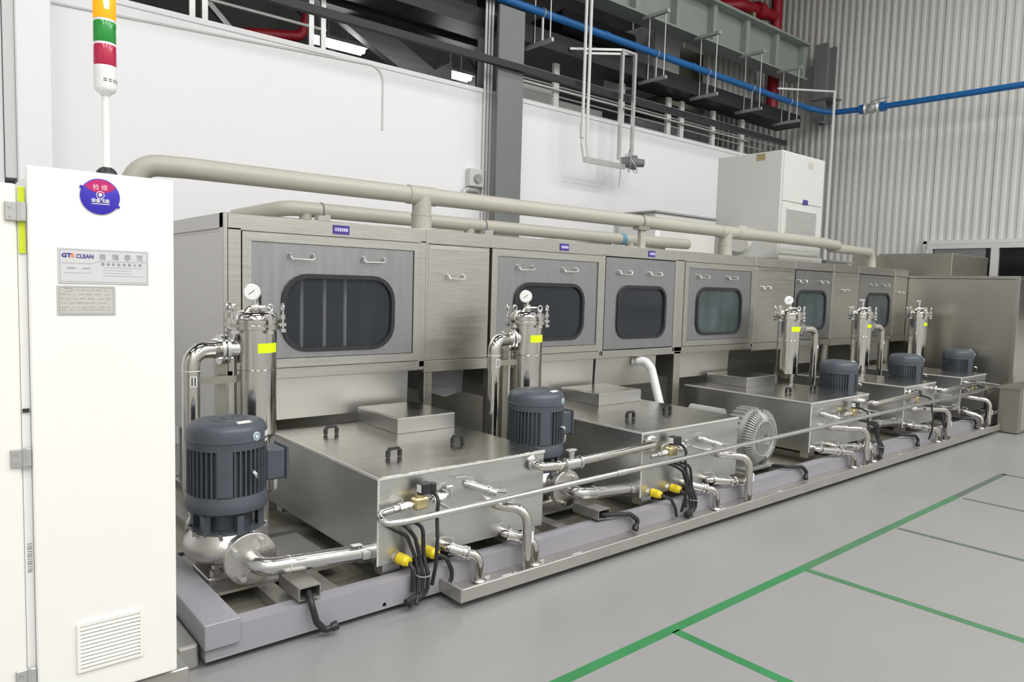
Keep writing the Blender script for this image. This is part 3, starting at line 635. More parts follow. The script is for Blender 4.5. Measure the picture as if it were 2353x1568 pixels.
# visible end of the first chamber
w1.part('end_panel', MB().box(1.476, 1.492, YC + 0.06, 5.75, 0.55, 1.875, 0.002), 'brushed', smooth=0)
w1.part('end_top_rail', MB().box(1.468, 1.492, YC - 0.01, 5.75, 1.895, 1.985, 0.003), 'brushed', smooth=0)
w1.part('end_post', MB().box(1.468, 1.50, YC - 0.012, YC + 0.055, 0.16, 1.985, 0.003), 'brushed', smooth=0)
panel_module('plain narrow panel section between the first and second windows', 2.89, 3.475, (3.15,))
w2 = window_module('spray chamber whose window stands behind the second pressure filter', 3.475, 4.755, 3.485, 4.735, 3.725, 4.513, 1.152, 1.632, (3.832, 4.33), 0.15, 'window_glass')
w3 = window_module('spray chamber with the white drain hose below its square window', 4.755, 5.80, 4.775, 5.775, 4.944, 5.638, 1.142, 1.634, (5.03, 5.46), 0.13, 'window_glass', False)
w4 = window_module('spray chamber with a misty square window above the blower', 5.80, 7.19, 5.92, 7.165, 6.133, 6.937, 1.150, 1.642, (6.225, 6.737), 0.14, 'window_misty')
for bx in (5.81,):
    w4.part('leg', MB().box(bx, bx + 0.10, YC - 0.012, YC + 0.06, 0.15, 1.0, 0.003), 'brushed', smooth=0)
panel_module('plain panel section left of the third pressure filter', 7.19, 8.04, (7.41,))
w5 = window_module('spray chamber whose window stands behind the third pressure filter', 8.04, 8.98, 8.045, 8.96, 8.10, 8.808, 1.165, 1.648, (8.2, 8.72), 0.13, 'window_misty', False)
panel_module('plain panel section between the two farthest windows', 8.98, 9.66, (9.31,))
w6 = window_module('spray chamber with the farthest window next to the end housing', 9.66, 10.80, 9.68, 10.78, 9.94, 10.649, 1.165, 1.642, (10.08, 10.5), 0.13, 'window_misty', False)
panel_module('plain panel section touching the end housing', 10.80, 11.24, (11.0,))
# legs of the chambers, each under its module
for T_, xs in ((w1, (2.90,)), (w2, (3.50,)), (w5, (8.06, 8.9)), (w6, (9.7, 10.7))):
    for bx in xs:
        T_.part('leg', MB().box(bx, bx + 0.07, YC, YC + 0.07, 0.147, 0.956 if T_ is w1 else 0.98, 0.003), 'brushed', smooth=0)
# troughs under the chambers
def trough(T, x0, x1, z0=0.70, y0=4.46):
    T.part('catch_trough', MB().poly([(x0, y0, 0.975), (x0, y0 + 0.9, 0.975), (x0, y0 + 0.9, z0), (x0, y0 + 0.01, z0)], (x1 - x0, 0, 0)), 'trough_steel', smooth=0)
trough(w1, 1.52, 2.80); trough(w2, 3.60, 4.74); trough(w3, 4.77, 5.62); trough(w4, 5.93, 6.86, 0.72); trough(w5, 8.15, 8.85, 0.75); trough(w6, 9.75, 10.7, 0.7)
HP = Thing('drain_hopper', 'dull grey tapered hopper hanging below the first narrow panel', 'hopper', (3.2, 4.8, 0.6))
HP.part('hopper_body', MB().poly([(3.0, 4.62, 0.95), (3.42, 4.62, 0.95), (3.40, 4.62, 0.75), (3.24, 4.62, 0.72), (3.05, 4.62, 0.78)], (0, 0.5, 0)), 'base_paint', smooth=0)
HP.part('flange', MB().box(2.98, 3.44, 4.60, 5.14, 0.94, 0.953), 'base_paint', smooth=0)
UD = Thing('added_shade_panel', 'added stainless backing panel keeping the space below the spray chambers dark', 'panel', (6, 5.3, 0.15))  # added backing sheet, keeps the space under the chambers dark
UD.part('panel_sheet', MB().box(1.5, 11.2, 5.40, 5.42, 0.148, 0.97), 'brushed', smooth=0)
# end housing and lower cabinet
EH = Thing('end_housing', 'large stainless end housing closing the far end of the line', 'machine module', (12, 4.2, 0))
EH.part('body', MB().box(11.25, 13.2, 3.03, 5.6, 0.06, 1.87, 0.006), 'block_steel', smooth=0)
EH.part('top_rim', MB().box(11.242, 13.25, 3.005, 5.62, 1.87, 1.91, 0.004), 'brushed', smooth=0)
EH.part('corner_post', MB().box(11.242, 11.30, 3.00, 3.055, 0.06, 1.87, 0.003), 'brushed', smooth=0)
EH.part('foot_plinth', MB().box(11.3, 13.15, 3.1, 5.55, 0, 0.06), 'frame_steel', smooth=0)
LC = Thing('outlet_cabinet', 'low stainless outlet cabinet standing in front of the end housing', 'cabinet', (10.6, 2.7, 0))
LC.part('body', MB().box(10.10, 11.9, 2.60, 2.82, 0.015, 0.535, 0.004), 'hood_steel', smooth=0)
LC.part('front_door', MB().box(10.16, 11.85, 2.588, 2.602, 0.05, 0.50, 0.003), 'tray_steel', smooth=0)
LC.part('top_plate', MB().box(10.08, 11.92, 2.58, 2.84, 0.535, 0.552), 'brushed', smooth=0)
LC.part('foot', MB().box(10.14, 11.85, 2.63, 2.80, 0, 0.016), 'frame_steel', smooth=0)
HD = Thing('exhaust_hood', 'dull stainless exhaust hood box on top of the end housing', 'hood', (12, 4.5, 1.91))
HD.part('hood_box', MB().box(11.6, 13.1, 3.95, 4.98, 1.91, 2.245, 0.006), 'hood_steel', smooth=0)
HD.part('rim', MB().box(11.57, 13.13, 3.92, 5.01, 1.91, 1.935), 'brushed', smooth=0)
HD.part('side_duct', MB().box(11.3, 11.6, 4.95, 5.25, 1.91, 2.22), 'hood_steel', smooth=0)
# label plates on the top rails
for i, (lx, lw, lab) in enumerate(((2.225, 0.115, 'small purple label plate above the widest window'), (4.26, 0.10, 'small purple label plate above the window behind the second filter'), (5.40, 0.09, 'small purple label plate above the window with the white hose'))):
    L = Thing('label_plate', lab, 'label', (lx, YC - 0.014, 1.93), 'purple label plates')
    L.part('plate', MB().box(lx - lw / 2, lx + lw / 2, YC - 0.018, YC - 0.012, 1.905, 1.962), 'label_purple', smooth=0)
    x = lx - lw / 2 + 0.010
    for k in range(7):
        ww = (0.004, 0.007, 0.009, 0.009, 0.010, 0.012, 0.014)[k] * lw / 0.115
        L.part('character_mark', MB().box(x, x + ww, YC - 0.0190, YC - 0.0179, 1.923, 1.945), 'label_text', smooth=0); x += ww + 0.0045 * lw / 0.115
# ================================================================== TANKS
ZT = 0.65
def lid_handle(T, parent, x, y, z=ZT + 0.006):
    w, h = 0.046, 0.052
    T.part('handle', MB().poly([(x - w, y, z), (x - w, y, z + h * .6), (x - w * .62, y, z + h), (x + w * .62, y, z + h), (x + w, y, z + h * .6), (x + w, y, z), (x + w * .6, y, z), (x + w * .6, y, z + h * .62), (x + w * .45, y, z + h * .75), (x - w * .45, y, z + h * .75), (x - w * .6, y, z + h * .62), (x - w * .6, y, z)], (0, 0.020, 0)), 'black_plastic', parent, smooth=0)
def tank(lab, x0, x1, y0, y1, handles, box):
    T = Thing('water_tank', lab, 'tank', (x0, y0, 0.15), 'lidded water tanks')
    T.part('body', MB().box(x0, x1, y0, y1, 0.205, ZT - 0.012, 0.004), 'tank_steel', smooth=0)
    lid = T.part('lid', MB().box(x0 - 0.003, x1 + 0.003, y0 - 0.003, y1, ZT - 0.012, ZT + 0.003, 0.003), 'lid_steel', smooth=0)
    T.part('weld_seam', MB().cyl((x0 + .001, y0 + .001, 0.21), (x0 + .001, y0 + .001, ZT - .01), 0.0055, 8).bar((x0, y0 - .003, ZT - .006), (x1, y0 - .003, ZT - .006), 0.006, 0.012).bar((x0 - .003, y0, ZT - .004), (x0 - .003, y1, ZT - .004), 0.006, 0.014), 'weld_shine', smooth=0)  # strips along the edges carry the painted reflection colour
    for fx in (x0 + 0.09, x1 - 0.09):
        for fy in (y0 + 0.02, y1 - 0.1):
            T.part('foot', MB().box(fx - 0.05, fx + 0.05, fy, fy + 0.08, 0.147, 0.206), 'tank_steel', smooth=0)
    for hx, hy in handles: lid_handle(T, lid, hx, hy)
    if box:
        bx0, bx1, by0, by1 = box
        c = T.part('cover_box', MB().box(bx0, bx1, by0, by1, ZT + 0.003, ZT + 0.10, 0.003), 'box_steel', smooth=0)
        T.part('box_flap', MB().box(bx0 + 0.006, bx1 - 0.006, by0 + 0.006, by1 - 0.006, ZT + 0.10, ZT + 0.104), 'lid_steel', c, smooth=0)
    return T
tank('stainless tank with three black lid handles and rear cover box', 1.755, 2.85, 3.045, 4.40, ((2.02, 4.08), (2.035, 3.36), (2.52, 3.44)), (2.36, 2.80, 3.87, 4.39))
tank('stainless tank left of the finned blower, two black lid handles showing', 3.75, 4.88, 3.06, 4.40, ((4.08, 3.44), (4.55, 3.47)), (4.28, 4.80, 3.95, 4.39))
tank('stainless tank right of the finned blower', 6.08, 7.20, 3.10, 4.44, ((6.46, 3.52), (6.86, 3.48)), (6.42, 6.95, 3.95, 4.42))
tank('stainless tank between the third and fourth pumps of the line', 8.10, 8.94, 3.12, 4.38, ((8.3, 3.72), (8.6, 3.5)), None)
tank('stainless tank nearest the end housing', 9.74, 10.60, 3.12, 4.38, ((9.95, 3.72), (10.35, 3.45)), None)
# ================================================================== PUMPS
def build_pump():
    T = Thing('vertical_pump', 'x', 'pump', (0, 0, 0), 'dark slate vertical pumps')
    T.part('foot', MB().box(-0.13, 0.13, -0.12, 0.12, 0.162, 0.182, 0.004).cyl((0, 0, 0.18), (0, 0, 0.26), 0.075, 16).box(-0.10, -0.06, -0.09, -0.05, 0.18, 0.2).box(0.06, 0.10, -0.09, -0.05, 0.18, 0.2), 'cast_steel')
    vol = T.part('volute', MB().lathe((0, 0, 0.235), (0, 0, 1), [(0, .12), (.012, .165), (.04, .196), (.075, .205), (.11, .196), (.135, .175), (.15, .165)], 36), 'cast_steel')
    T.part('suction_neck', MB().cyl((0, -0.12, 0.315), (0, -0.272, 0.315), 0.07, 20).lathe((0, -0.272, 0.315), (0, -1, 0), [(0, .112), (.022, .112)], 32), 'cast_steel', vol)
    T.part('discharge_neck', MB().cyl((-0.02, 0.12, 0.315), (-0.02, 0.24, 0.315), 0.065, 20).lathe((-0.02, 0.24, 0.315), (0, 1, 0), [(0, .105), (.02, .105)], 32), 'cast_steel', vol)
    for a in range(8):
        t = 2 * PI * a / 8 + 0.3
        T.part('bolt', MB().cyl((0.178 * math.cos(t), 0.178 * math.sin(t), 0.38), (0.178 * math.cos(t), 0.178 * math.sin(t), 0.402), 0.011, 6), 'bright_bolt', vol)
    ln = T.part('lantern', MB().lathe((0, 0, 0.378), (0, 0, 1), [(0, .165), (.018, .165), (.019, .150)], 32).lathe((0, 0, 0.475), (0, 0, 1), [(0, .155), (.012, .172)], 32), 'motor_paint')
    for a in range(6):
        t = 2 * PI * a / 6 + 0.55
        c, s = math.cos(t), math.sin(t); mb = MB()
        mb.bar((0.150 * c, 0.150 * s, 0.385), (0.150 * c, 0.150 * s, 0.48), 0.030, 0.045)
        T.part('lantern_post', mb, 'motor_paint', ln, smooth=0)
    T.part('shaft_cover', MB().cyl((0, 0, 0.385), (0, 0, 0.48), 0.115, 20), 'motor_paint', ln)
    T.part('flange_ring', MB().lathe((0, 0, 0.485), (0, 0, 1), [(0, .165), (.008, .188), (.028, .192), (.050, .190), (.085, .178)], 40), 'motor_paint')
    T.part('barrel', MB().cyl((0, 0, 0.565), (0, 0, 0.80), 0.160, 40), 'motor_paint')
    fin = T.part('cooling_fin', MB().box(0.157, 0.183, -0.0035, 0.0035, 0.572, 0.80), 'motor_paint', smooth=0)
    N = 44
    for k in range(1, N):
        T.share('cooling_fin', fin, mtx=Matrix.Rotation(2 * PI * k / N, 4, 'Z'))
    T.part('flat_pad', MB().poly([(0.186 * math.cos(t), 0.186 * math.sin(t), 0.575) for t in [math.radians(-122 + 7 * i) for i in range(4)]] + [(0.15 * math.cos(t), 0.15 * math.sin(t), 0.575) for t in [math.radians(-101 - 7 * i) for i in range(4)]], (0, 0, 0.222)), 'motor_paint', smooth=0)
    T.part('eye_lug', MB().tube([(0.05, -0.185, 0.69), (0.058, -0.215, 0.685), (0.07, -0.20, 0.665)], 0.010, 8, bend=0.01), 'bright_bolt')
    cow = T.part('fan_cowl', MB().lathe((0, 0, 0.79), (0, 0, 1), [(0, .184), (.035, .186), (.037, .189), (.046, .189), (.048, .186), (.088, .185), (.106, .176), (.120, .158), (.128, .12), (.130, .03)], 44), 'motor_paint')
    T.part('vent_hub', MB().lathe((0, 0, 0.918), (0, 0, 1), [(0, .03), (.006, .028)], 20).torus((0, 0, 0.919), (0, 0, 1), 0.085, 0.003, 28, 6), 'motor_paint', cow)
    T.part('maker_badge', MB().lathe((0.080, -0.168, 0.852), (0.43, -0.90, 0), [(0, .021), (.003, .021)], 20), 'white_sticker', cow, label='round pale badge')
    T.part('badge_mark', MB().torus((0.0815, -0.1715, 0.852), (0.43, -0.90, 0), 0.013, 0.003, 16, 6), 'pvc_blue', cow)
    T.part('rating_sticker', MB().poly([(0.1873 * math.cos(t), 0.1873 * math.sin(t), 0.812) for t in [math.radians(-42 + 6 * i) for i in range(4)]] + [(0.184 * math.cos(t), 0.184 * math.sin(t), 0.812) for t in [math.radians(-24 - 6 * i) for i in range(4)]], (0, 0, 0.05)), 'white_sticker', cow, smooth=0)
    T.part('top_sticker', MB().poly([(0.0, -0.150, 0.9135), (0.07, -0.135, 0.9135), (0.064, -0.112, 0.9175), (-0.002, -0.126, 0.9175)], (0, 0, 0.004)), 'white_sticker', cow, smooth=0)
    tb = T.part('terminal_box', MB().box(0.165, 0.265, -0.075, 0.075, 0.60, 0.755, 0.008), 'motor_paint', smooth=0)
    T.part('box_cover', MB().box(0.265, 0.280, -0.082, 0.082, 0.592, 0.763, 0.004), 'motor_paint', tb, smooth=0)
    T.part('cable_gland', MB().tube([(0.215, -0.06, 0.60), (0.215, -0.06, 0.55), (0.20, 0.02, 0.50), (0.19, 0.1, 0.45)], 0.012, 8, bend=0.03), 'galv', tb)
    return T
PT = build_pump(); PT.o.location = (1.205, 3.55, 0)
PT.o['label'] = 'slate motor pump beside the white control cabinet, full height in view'
for px_, lab in ((3.235, 'slate motor pump between the first and second tanks from the cabinet'), (7.50, 'slate motor pump just right of the tank beside the blower'), (9.20, 'slate motor pump between the two farthest tanks'), (10.90, 'slate motor pump against the end housing')):
    copy_tree(PT.o, (px_, 3.55, 0), lab)
# ================================================================== PRESSURE FILTERS
def build_filter(gauge=True):
    T = Thing('pressure_filter', 'x', 'filter', (0, 0, 0), 'polished pressure filters')
    r = 0.117
    T.part('vessel', MB().lathe((0, 0, 0.68), (0, 0, 1), [(0, .02), (.008, .06), (.03, .095), (.06, r), (.655, r)], 36), 'polished')
    T.part('weld_band', MB().torus((0, 0, 1.10), (0, 0, 1), r, 0.0025, 36, 6), 'polished')
    T.part('rim_flange', MB().lathe((0, 0, 1.320), (0, 0, 1), [(0, .128), (.003, .136), (.024, .136), (.026, .130), (.034, .130), (.036, .136), (.056, .136), (.060, .130)], 36), 'polished')
    lid = T.part('lid', MB().lathe((0, 0, 1.378), (0, 0, 1), [(0, .128), (.018, .124), (.036, .105), (.048, .07), (.052, .03)], 36), 'polished')
    T.part('lid_grip', MB().tube([(-0.085, -0.06, 1.40), (-0.05, -0.055, 1.445), (0.05, -0.055, 1.445), (0.085, -0.06, 1.40)], 0.010, 8, bend=0.03), 'polished', lid)
    T.part('top_nozzle', MB().lathe((0, 0, 1.43), (0, 0, 1), [(0, .032), (.02, .032), (.022, .026), (.035, .026), (.036, .012), (.06, .012)], 20), 'bright_bolt', lid)
    if gauge:
        g = T.part('pressure_gauge', MB().lathe((-0.012, 0.012, 1.522), (-0.35, -0.92, 0.12), [(-.018, .040), (-.012, .044), (.012, .044), (.014, .047), (.02, .047), (.021, .041)], 28).cyl((0, 0, 1.47), (-0.008, 0.008, 1.50), 0.008, 10), 'bright_bolt', label='round pressure gauge')
        T.part('dial_face', MB().lathe((-0.0194, -0.0072, 1.5246), (-0.35, -0.92, 0.12), [(0, .040), (.0015, .040)], 28), 'gauge_white', g)
        T.part('needle', MB().bar((-0.036, -0.004, 1.513), (-0.008, -0.0135, 1.536), 0.003, 0.003), 'print_black', g, smooth=0)
        T.part('side_valve', MB().cyl((0.025, -0.01, 1.455), (0.025, -0.01, 1.50), 0.008, 10).cyl((0.025, -0.01, 1.485), (0.028, -0.012, 1.51), 0.006, 8), 'black_plastic', lid)
    else:
        T.part('vent_valve', MB().cyl((0, 0, 1.48), (0, 0, 1.53), 0.016, 12).box(-0.045, 0.02, -0.014, 0.014, 1.53, 1.555, 0.003), 'galv', lid)
    for k in range(5):
        t = 2 * PI * k / 5 - 0.15
        c, s = math.cos(t), math.sin(t); R = 0.152
        b = T.part('swing_bolt', MB().cyl((R * c, R * s, 1.300), (R * c, R * s, 1.42), 0.0085, 8).cyl((R * c, R * s, 1.375), (R * c, R * s, 1.40), 0.017, 10).box(R * c - .014, R * c + .014, R * s - .014, R * s + .014, 1.302, 1.320), 'bright_bolt')
        T.part('bolt_eye', MB().torus((R * c, R * s, 1.442), (-s, c, 0) if k % 2 else (c, s, 0), 0.020, 0.006, 14, 6), 'bright_bolt', b)
        T.part('bolt_bracket', MB().bar((0.115 * c, 0.115 * s, 1.345), (0.168 * c, 0.168 * s, 1.345), 0.035, 0.018), 'polished', b, smooth=0)
    for k in range(3):
        t = 2 * PI * k / 3 + 0.6
        c, s = math.cos(t), math.sin(t)
        T.part('leg', MB().box(0.105 * c - .016, 0.105 * c + .016, 0.105 * s - .008, 0.105 * s + .008, 0.148, 0.80), 'brushed', smooth=0)
    return T
def sticker(T, ang0, ang1, z0, z1, m, r=0.1185):
    A = [ang0 + (ang1 - ang0) * i / 5 for i in range(6)]
    T.part('tag_sticker', MB().poly([(r * math.cos(math.radians(t)), r * math.sin(math.radians(t)), z0) for t in A] + [((r - .003) * math.cos(math.radians(t)), (r - .003) * math.sin(math.radians(t)), z0) for t in A[::-1]], (0, 0, z1 - z0)), m, label='bright yellow sticker', smooth=0)
FT = build_filter(True); sticker(FT, -103, -38, 1.195, 1.248, 'yellow_sticker'); FT.o.location = (1.51, 4.0, 0)
FT.o['label'] = 'tall polished pressure filter between the white cabinet and the first tank'
copy_tree(FT.o, (3.528, 4.0, 0), 'tall polished pressure filter left of the second tank from the cabinet').rotation_euler.z = -0.26
copy_tree(FT.o, (7.345, 4.05, 0), 'tall polished pressure filter with gauge behind the tank right of the blower').rotation_euler.z = -0.60
FT2 = build_filter(False); sticker(FT2, -75, -38, 1.21, 1.25, 'yellow_sticker'); FT2.o.location = (9.075, 4.05, 0); FT2.o.rotation_euler.z = -0.80
FT2.o['label'] = 'gaugeless polished pressure filter between the two farthest tanks'
copy_tree(FT2.o, (10.80, 4.05, 0), 'gaugeless polished pressure filter against the end housing')
# ================================================================== DISCHARGE AND SUCTION PIPES
def discharge(px, fx, fy, lab, right=False):
    T = Thing('discharge_pipe', lab, 'pipe', (px, 3.85, 0.3), 'discharge pipes to the filters')
    x = px - 0.02; r = 0.045
    vx = x - 0.03 if not right else px + 0.27
    s = -1 if not right else 1
    ex = fx + s * 0.110
    if right:
        T.part('pipe_run', MB().tube([(x, 3.812, 0.315), (x, 3.90, 0.315), (vx, 3.97, 0.42), (vx, 3.97, 1.215), (ex + 0.09, fy - .02, 1.215)], 0.036, 16, bend=0.075), 'polished')
    else:
        T.part('pipe_run', MB().tube([(x, 3.812, 0.315), (x, 3.95, 0.315), (vx, 3.95, 0.5), (vx, 3.95, 1.215), (ex - 0.09, fy - .01, 1.215)], r, 20, bend=0.10, bs=8), 'polished')
    fl = T.part('pipe_flange', MB().lathe((ex + s * 0.095, fy - .01, 1.215), (-s, 0, 0), [(0, .055), (.004, .082), (.020, .082), (.022, .06), (.028, .06), (.030, .082), (.048, .082), (.05, .05), (.11, .05)], 28), 'bright_bolt')
    for k in range(4):
        t = PI / 4 + k * PI / 2
        T.part('flange_bolt', MB().cyl((ex + s * 0.108, fy - .01 + .066 * math.cos(t), 1.215 + .066 * math.sin(t)), (ex + s * 0.03, fy - .01 + .066 * math.cos(t), 1.215 + .066 * math.sin(t)), 0.009, 6), 'bright_bolt', fl)
    if not right:
        T.part('weld_ring', MB().torus((vx, 3.95, 1.11), (0, 0, 1), r + 0.001, 0.003, 20, 6), 'weld_shine')
        T.part('flow_sticker', MB().box(vx - 0.018, vx + 0.018, 3.9035, 3.9075, 1.03, 1.085), 'white_sticker', smooth=0)
        T.part('arrow_mark', MB().box(vx - 0.011, vx - 0.005, 3.902, 3.904, 1.036, 1.08).box(vx + 0.004, vx + 0.010, 3.902, 3.904, 1.036, 1.08), 'print_black', smooth=0)
        T.part('support_strap', MB().box(vx + 0.03, fx - 0.112, 3.97, 3.98, 1.03, 1.07), 'hood_steel', smooth=0)
        T.part('stay_post', MB().box(fx - 0.20, fx - 0.15, 4.02, 4.07, 0.148, 1.16), 'hood_steel', smooth=0)
    else:
        T.part('flow_sticker', MB().box(vx - 0.014, vx + 0.014, 3.930, 3.934, 1.0, 1.04), 'white_sticker', smooth=0)
discharge(1.205, 1.51, 4.0, 'polished discharge pipe rising beside the white control cabinet')
discharge(3.235, 3.528, 4.0, 'polished discharge pipe rising left of the second filter')
discharge(7.50, 7.345, 4.05, 'polished discharge pipe beside the filter near the blower tank', True)
discharge(9.20, 9.075, 4.05, 'polished discharge pipe beside the filter between the farthest tanks', True)
def suction(px, tx, lab, yp=3.125):
    T = Thing('suction_pipe', lab, 'pipe', (px, 3.15, 0.2), 'suction pipes from tanks to pumps')
    fl = T.part('pipe_flange', MB().lathe((px, 3.254, 0.315), (0, -1, 0), [(0, .117), (.003, .120), (.019, .120), (.022, .117), (.023, .05)], 40), 'cast_steel')
    for k in range(4):
        t = PI / 4 + k * PI / 2 + 0.25
        T.part('flange_bolt', MB().cyl((px + .090 * math.cos(t), 3.236, 0.315 + .090 * math.sin(t)), (px + .090 * math.cos(t), 3.200, 0.315 + .090 * math.sin(t)), 0.0155, 6), 'bright_bolt', fl)
    T.part('pipe_run', MB().tube([(px, 3.245, 0.315), (px, yp, 0.305), (px + 0.2, yp, 0.290), (tx + 0.004, yp, 0.262)], 0.041, 20, bend=0.085, bs=8), 'satin_pipe')
    T.part('collar', MB().cyl((tx - 0.06, yp, 0.265), (tx + 0.004, yp, 0.262), 0.050, 20), 'satin_pipe')
    T.part('weld_ring', MB().torus((px + 0.13, yp, 0.2955), (1, 0, -0.06), 0.0415, 0.0025, 20, 6), 'weld_shine')
    for dx in (0.16, 0.44):
        if px + dx < tx - 0.08:
            T.part('flow_sticker', MB().bar((px + dx, yp - .025, 0.322), (px + dx + 0.05, yp - .025, 0.319), 0.03, 0.004), 'white_sticker', smooth=0)
suction(1.205, 1.755, 'bent suction pipe running from the first pump to the first tank')
suction(3.235, 3.75, 'bent suction pipe running from the second pump to the second tank')
suction(7.50, 8.10, 'bent suction pipe running to the tank between third and fourth pumps', 3.185)
suction(9.20, 9.74, 'bent suction pipe running to the tank nearest the end housing', 3.185)
# ================================================================== LONG WATER PIPE AND FRONT FITTINGS
LP = Thing('water_pipe', 'long thin water pipe running along the front of all tanks', 'pipe', (1.7, 2.92, 0.16))
LP.part('pipe_run', MB().tube([(1.80, 2.985, 0.500), (1.715, 2.985, 0.492), (1.712, 2.905, 0.470), (1.82, 2.90, 0.462), (10.75, 2.90, 0.530)], 0.0175, 14, bend=0.04), 'satin_pipe')
for lx in (3.32, 4.95, 6.3, 8.0):
    LP.part('joint_sleeve', MB().cyl((lx, 2.90, 0.4625 + (lx - 1.82) * .0076), (lx + 0.09, 2.90, 0.4632 + (lx - 1.82) * .0076), 0.0205, 14), 'satin_pipe')
for lx in (2.10, 4.30, 7.05, 8.88, 10.5):
    z = 0.4625 + (lx - 1.82) * .0076
    LP.part('support_stub', MB().cyl((lx, 2.90, z), (lx, 3.05 if lx < 5 else 3.12, z + 0.01), 0.008, 8), 'galv')
def lever(T, parent, p, d, L=0.10):
    d = Vector(d).normalized(); p = Vector(p)
    T.part('valve_lever', MB().bar(p, p + d * L * .35 + Vector((0, 0, .012)), 0.014, 0.004).bar(p + d * L * .35 + Vector((0, 0, .012)), p + d * L + Vector((0, 0, .012)), 0.014, 0.005), 'galv', parent, smooth=0)
def fill_line(X, yf, lab, left=0.26, right=0.12, lev=-1):
    """solenoid fill line in front of a tank; X is the coil position"""
    yl = yf - 0.062; z = 0.508
    T = Thing('solenoid_fill_line', lab, 'valve', (X, yl, z), 'solenoid fill lines')
    xa = X - left
    T.part('pipe_run', MB().tube([(xa, yl, z - 0.01), (X + right, yl, z + 0.012), (X + right + 0.03, yl + 0.03, z + 0.013), (X + right + 0.03, yf + 0.003, z + 0.013)], 0.0125, 12, bend=0.02), 'satin_pipe')
    bv = T.part('ball_valve', MB().lathe((X - 0.20, yl, z - 0.005), (1, 0, 0.05), [(0, .016), (.002, .020), (.025, .020), (.03, .016), (.035, .024), (.07, .024), (.075, .016), (.08, .020), (.1, .020), (.102, .016)], 6), 'bright_bolt')
    T.part('valve_stem', MB().cyl((X - 0.148, yl, z), (X - 0.148, yl, z + 0.04), 0.006, 8), 'bright_bolt', bv)
    lever(T, bv, (X - 0.15, yl, z + 0.042), (lev, 0, 0.1), 0.075)
    br = T.part('brass_body', MB().box(X - 0.085, X - 0.005, yl - 0.026, yl + 0.026, z - 0.028, z + 0.032, 0.008), 'brass', label='brass valve body', smooth=0)
    T.part('bonnet', MB().cyl((X - 0.045, yl, z + 0.03), (X - 0.045, yl, z + 0.045), 0.022, 12), 'brass', br)
    co = T.part('coil', MB().box(X - 0.05, X + 0.008, yl - 0.027, yl + 0.027, z + 0.045, z + 0.102, 0.005), 'black_plastic', label='black solenoid coil', smooth=0)
    T.part('coil_label', MB().box(X - 0.0512, X - 0.0498, yl - 0.018, yl + 0.020, z + 0.055, z + 0.094), 'white_sticker', co, smooth=0)
    T.part('coil_connector', MB().box(X + 0.008, X + 0.045, yl - 0.018, yl + 0.018, z + 0.035, z + 0.095, 0.006), 'black_plastic', co, smooth=0)
    T.part('union', MB().lathe((X + 0.03, yl, z + 0.006), (1, 0, 0.05), [(0, .014), (.002, .022), (.022, .022), (.024, .027), (.05, .027), (.052, .020), (.072, .020), (.073, .014)], 6), 'bright_bolt')
    T.part('clamp_joint', MB().torus((X + right + 0.03, yl + 0.036, z + 0.013), (0, 1, 0), 0.020, 0.008, 14, 6).cyl((X + right + 0.015, yl + 0.03, z + 0.045), (X + right + 0.05, yl + 0.03, z + 0.045), 0.007, 6), 'bright_bolt')
    T.part('coil_cable', MB().tube([(X + 0.03, yl - 0.012, z + 0.045), (X + 0.03, 2.929, z + 0.02), (X + 0.022, 2.929, z - 0.06), (X + 0.008, 2.900, z - 0.17), (X, 2.898, z - 0.30), (X - 0.002, 2.925, 0.10)], 0.0095, 8, bend=0.06), 'black_rubber')
def overflow(X, X2, yf, lab, sag=0.0):
    """upper ball valve on the tank front, tee, then bent pipe dropping into the tray"""
    yo = 2.862; T = Thing('overflow_pipe', lab, 'pipe', (X2, yo, 0.03), 'overflow pipes')
    T.part('pipe_run', MB().tube([(X, yf + 0.003, 0.415), (X, yf - 0.06, 0.415), (X2, yo - 0.005, 0.395), (X2, yo - 0.005, 0.053)], 0.0265, 16, bend=0.085, bs=7), 'polished')
    T.part('tray_clamp', MB().torus((X2, yo - 0.005, 0.064), (0, 0, 1), 0.033, 0.009, 18, 6).box(*((X2 + 0.03, X2 + 0.075) if X2 > 9.9 else (X2 - 0.075, X2 - 0.03)), yo - 0.02, yo + 0.01, 0.054, 0.074), 'bright_bolt')
    T.part('flow_sticker', MB().box(X2 + 0.008, X2 + 0.022, yo - 0.034, yo - 0.031, 0.22, 0.28), 'white_sticker', smooth=0)
def sample_valve(X, yf, lab):
    T = Thing('sample_valve', lab, 'valve', (X, yf - 0.06, 0.5), 'sample valves')
    z = 0.545
    b = T.part('valve_body', MB().lathe((X, yf + 0.003, z), (0.75, -0.62, -0.28), [(0, .018), (.03, .018), (.032, .025), (.06, .025), (.062, .021), (.12, .021), (.122, .028), (.15, .028), (.152, .02), (.18, .02)], 12), 'satin_pipe')
    T.part('joint_ring', MB().torus((X + 0.098, yf - 0.078, z - 0.036), (0.75, -0.62, -0.28), 0.024, 0.006, 16, 6), 'bright_bolt', b)
    T.part('side_tap', MB().cyl((X + 0.115, yf - 0.09, z - 0.042), (X + 0.20, yf - 0.10, z - 0.052), 0.014, 10).cyl((X + 0.16, yf - 0.095, z - 0.04), (X + 0.165, yf - 0.095, z + 0.005), 0.006, 8), 'satin_pipe', b)
    lever(T, b, (X + 0.03, yf - 0.035, z + 0.03), (-1, 0.1, 0.05), 0.11)
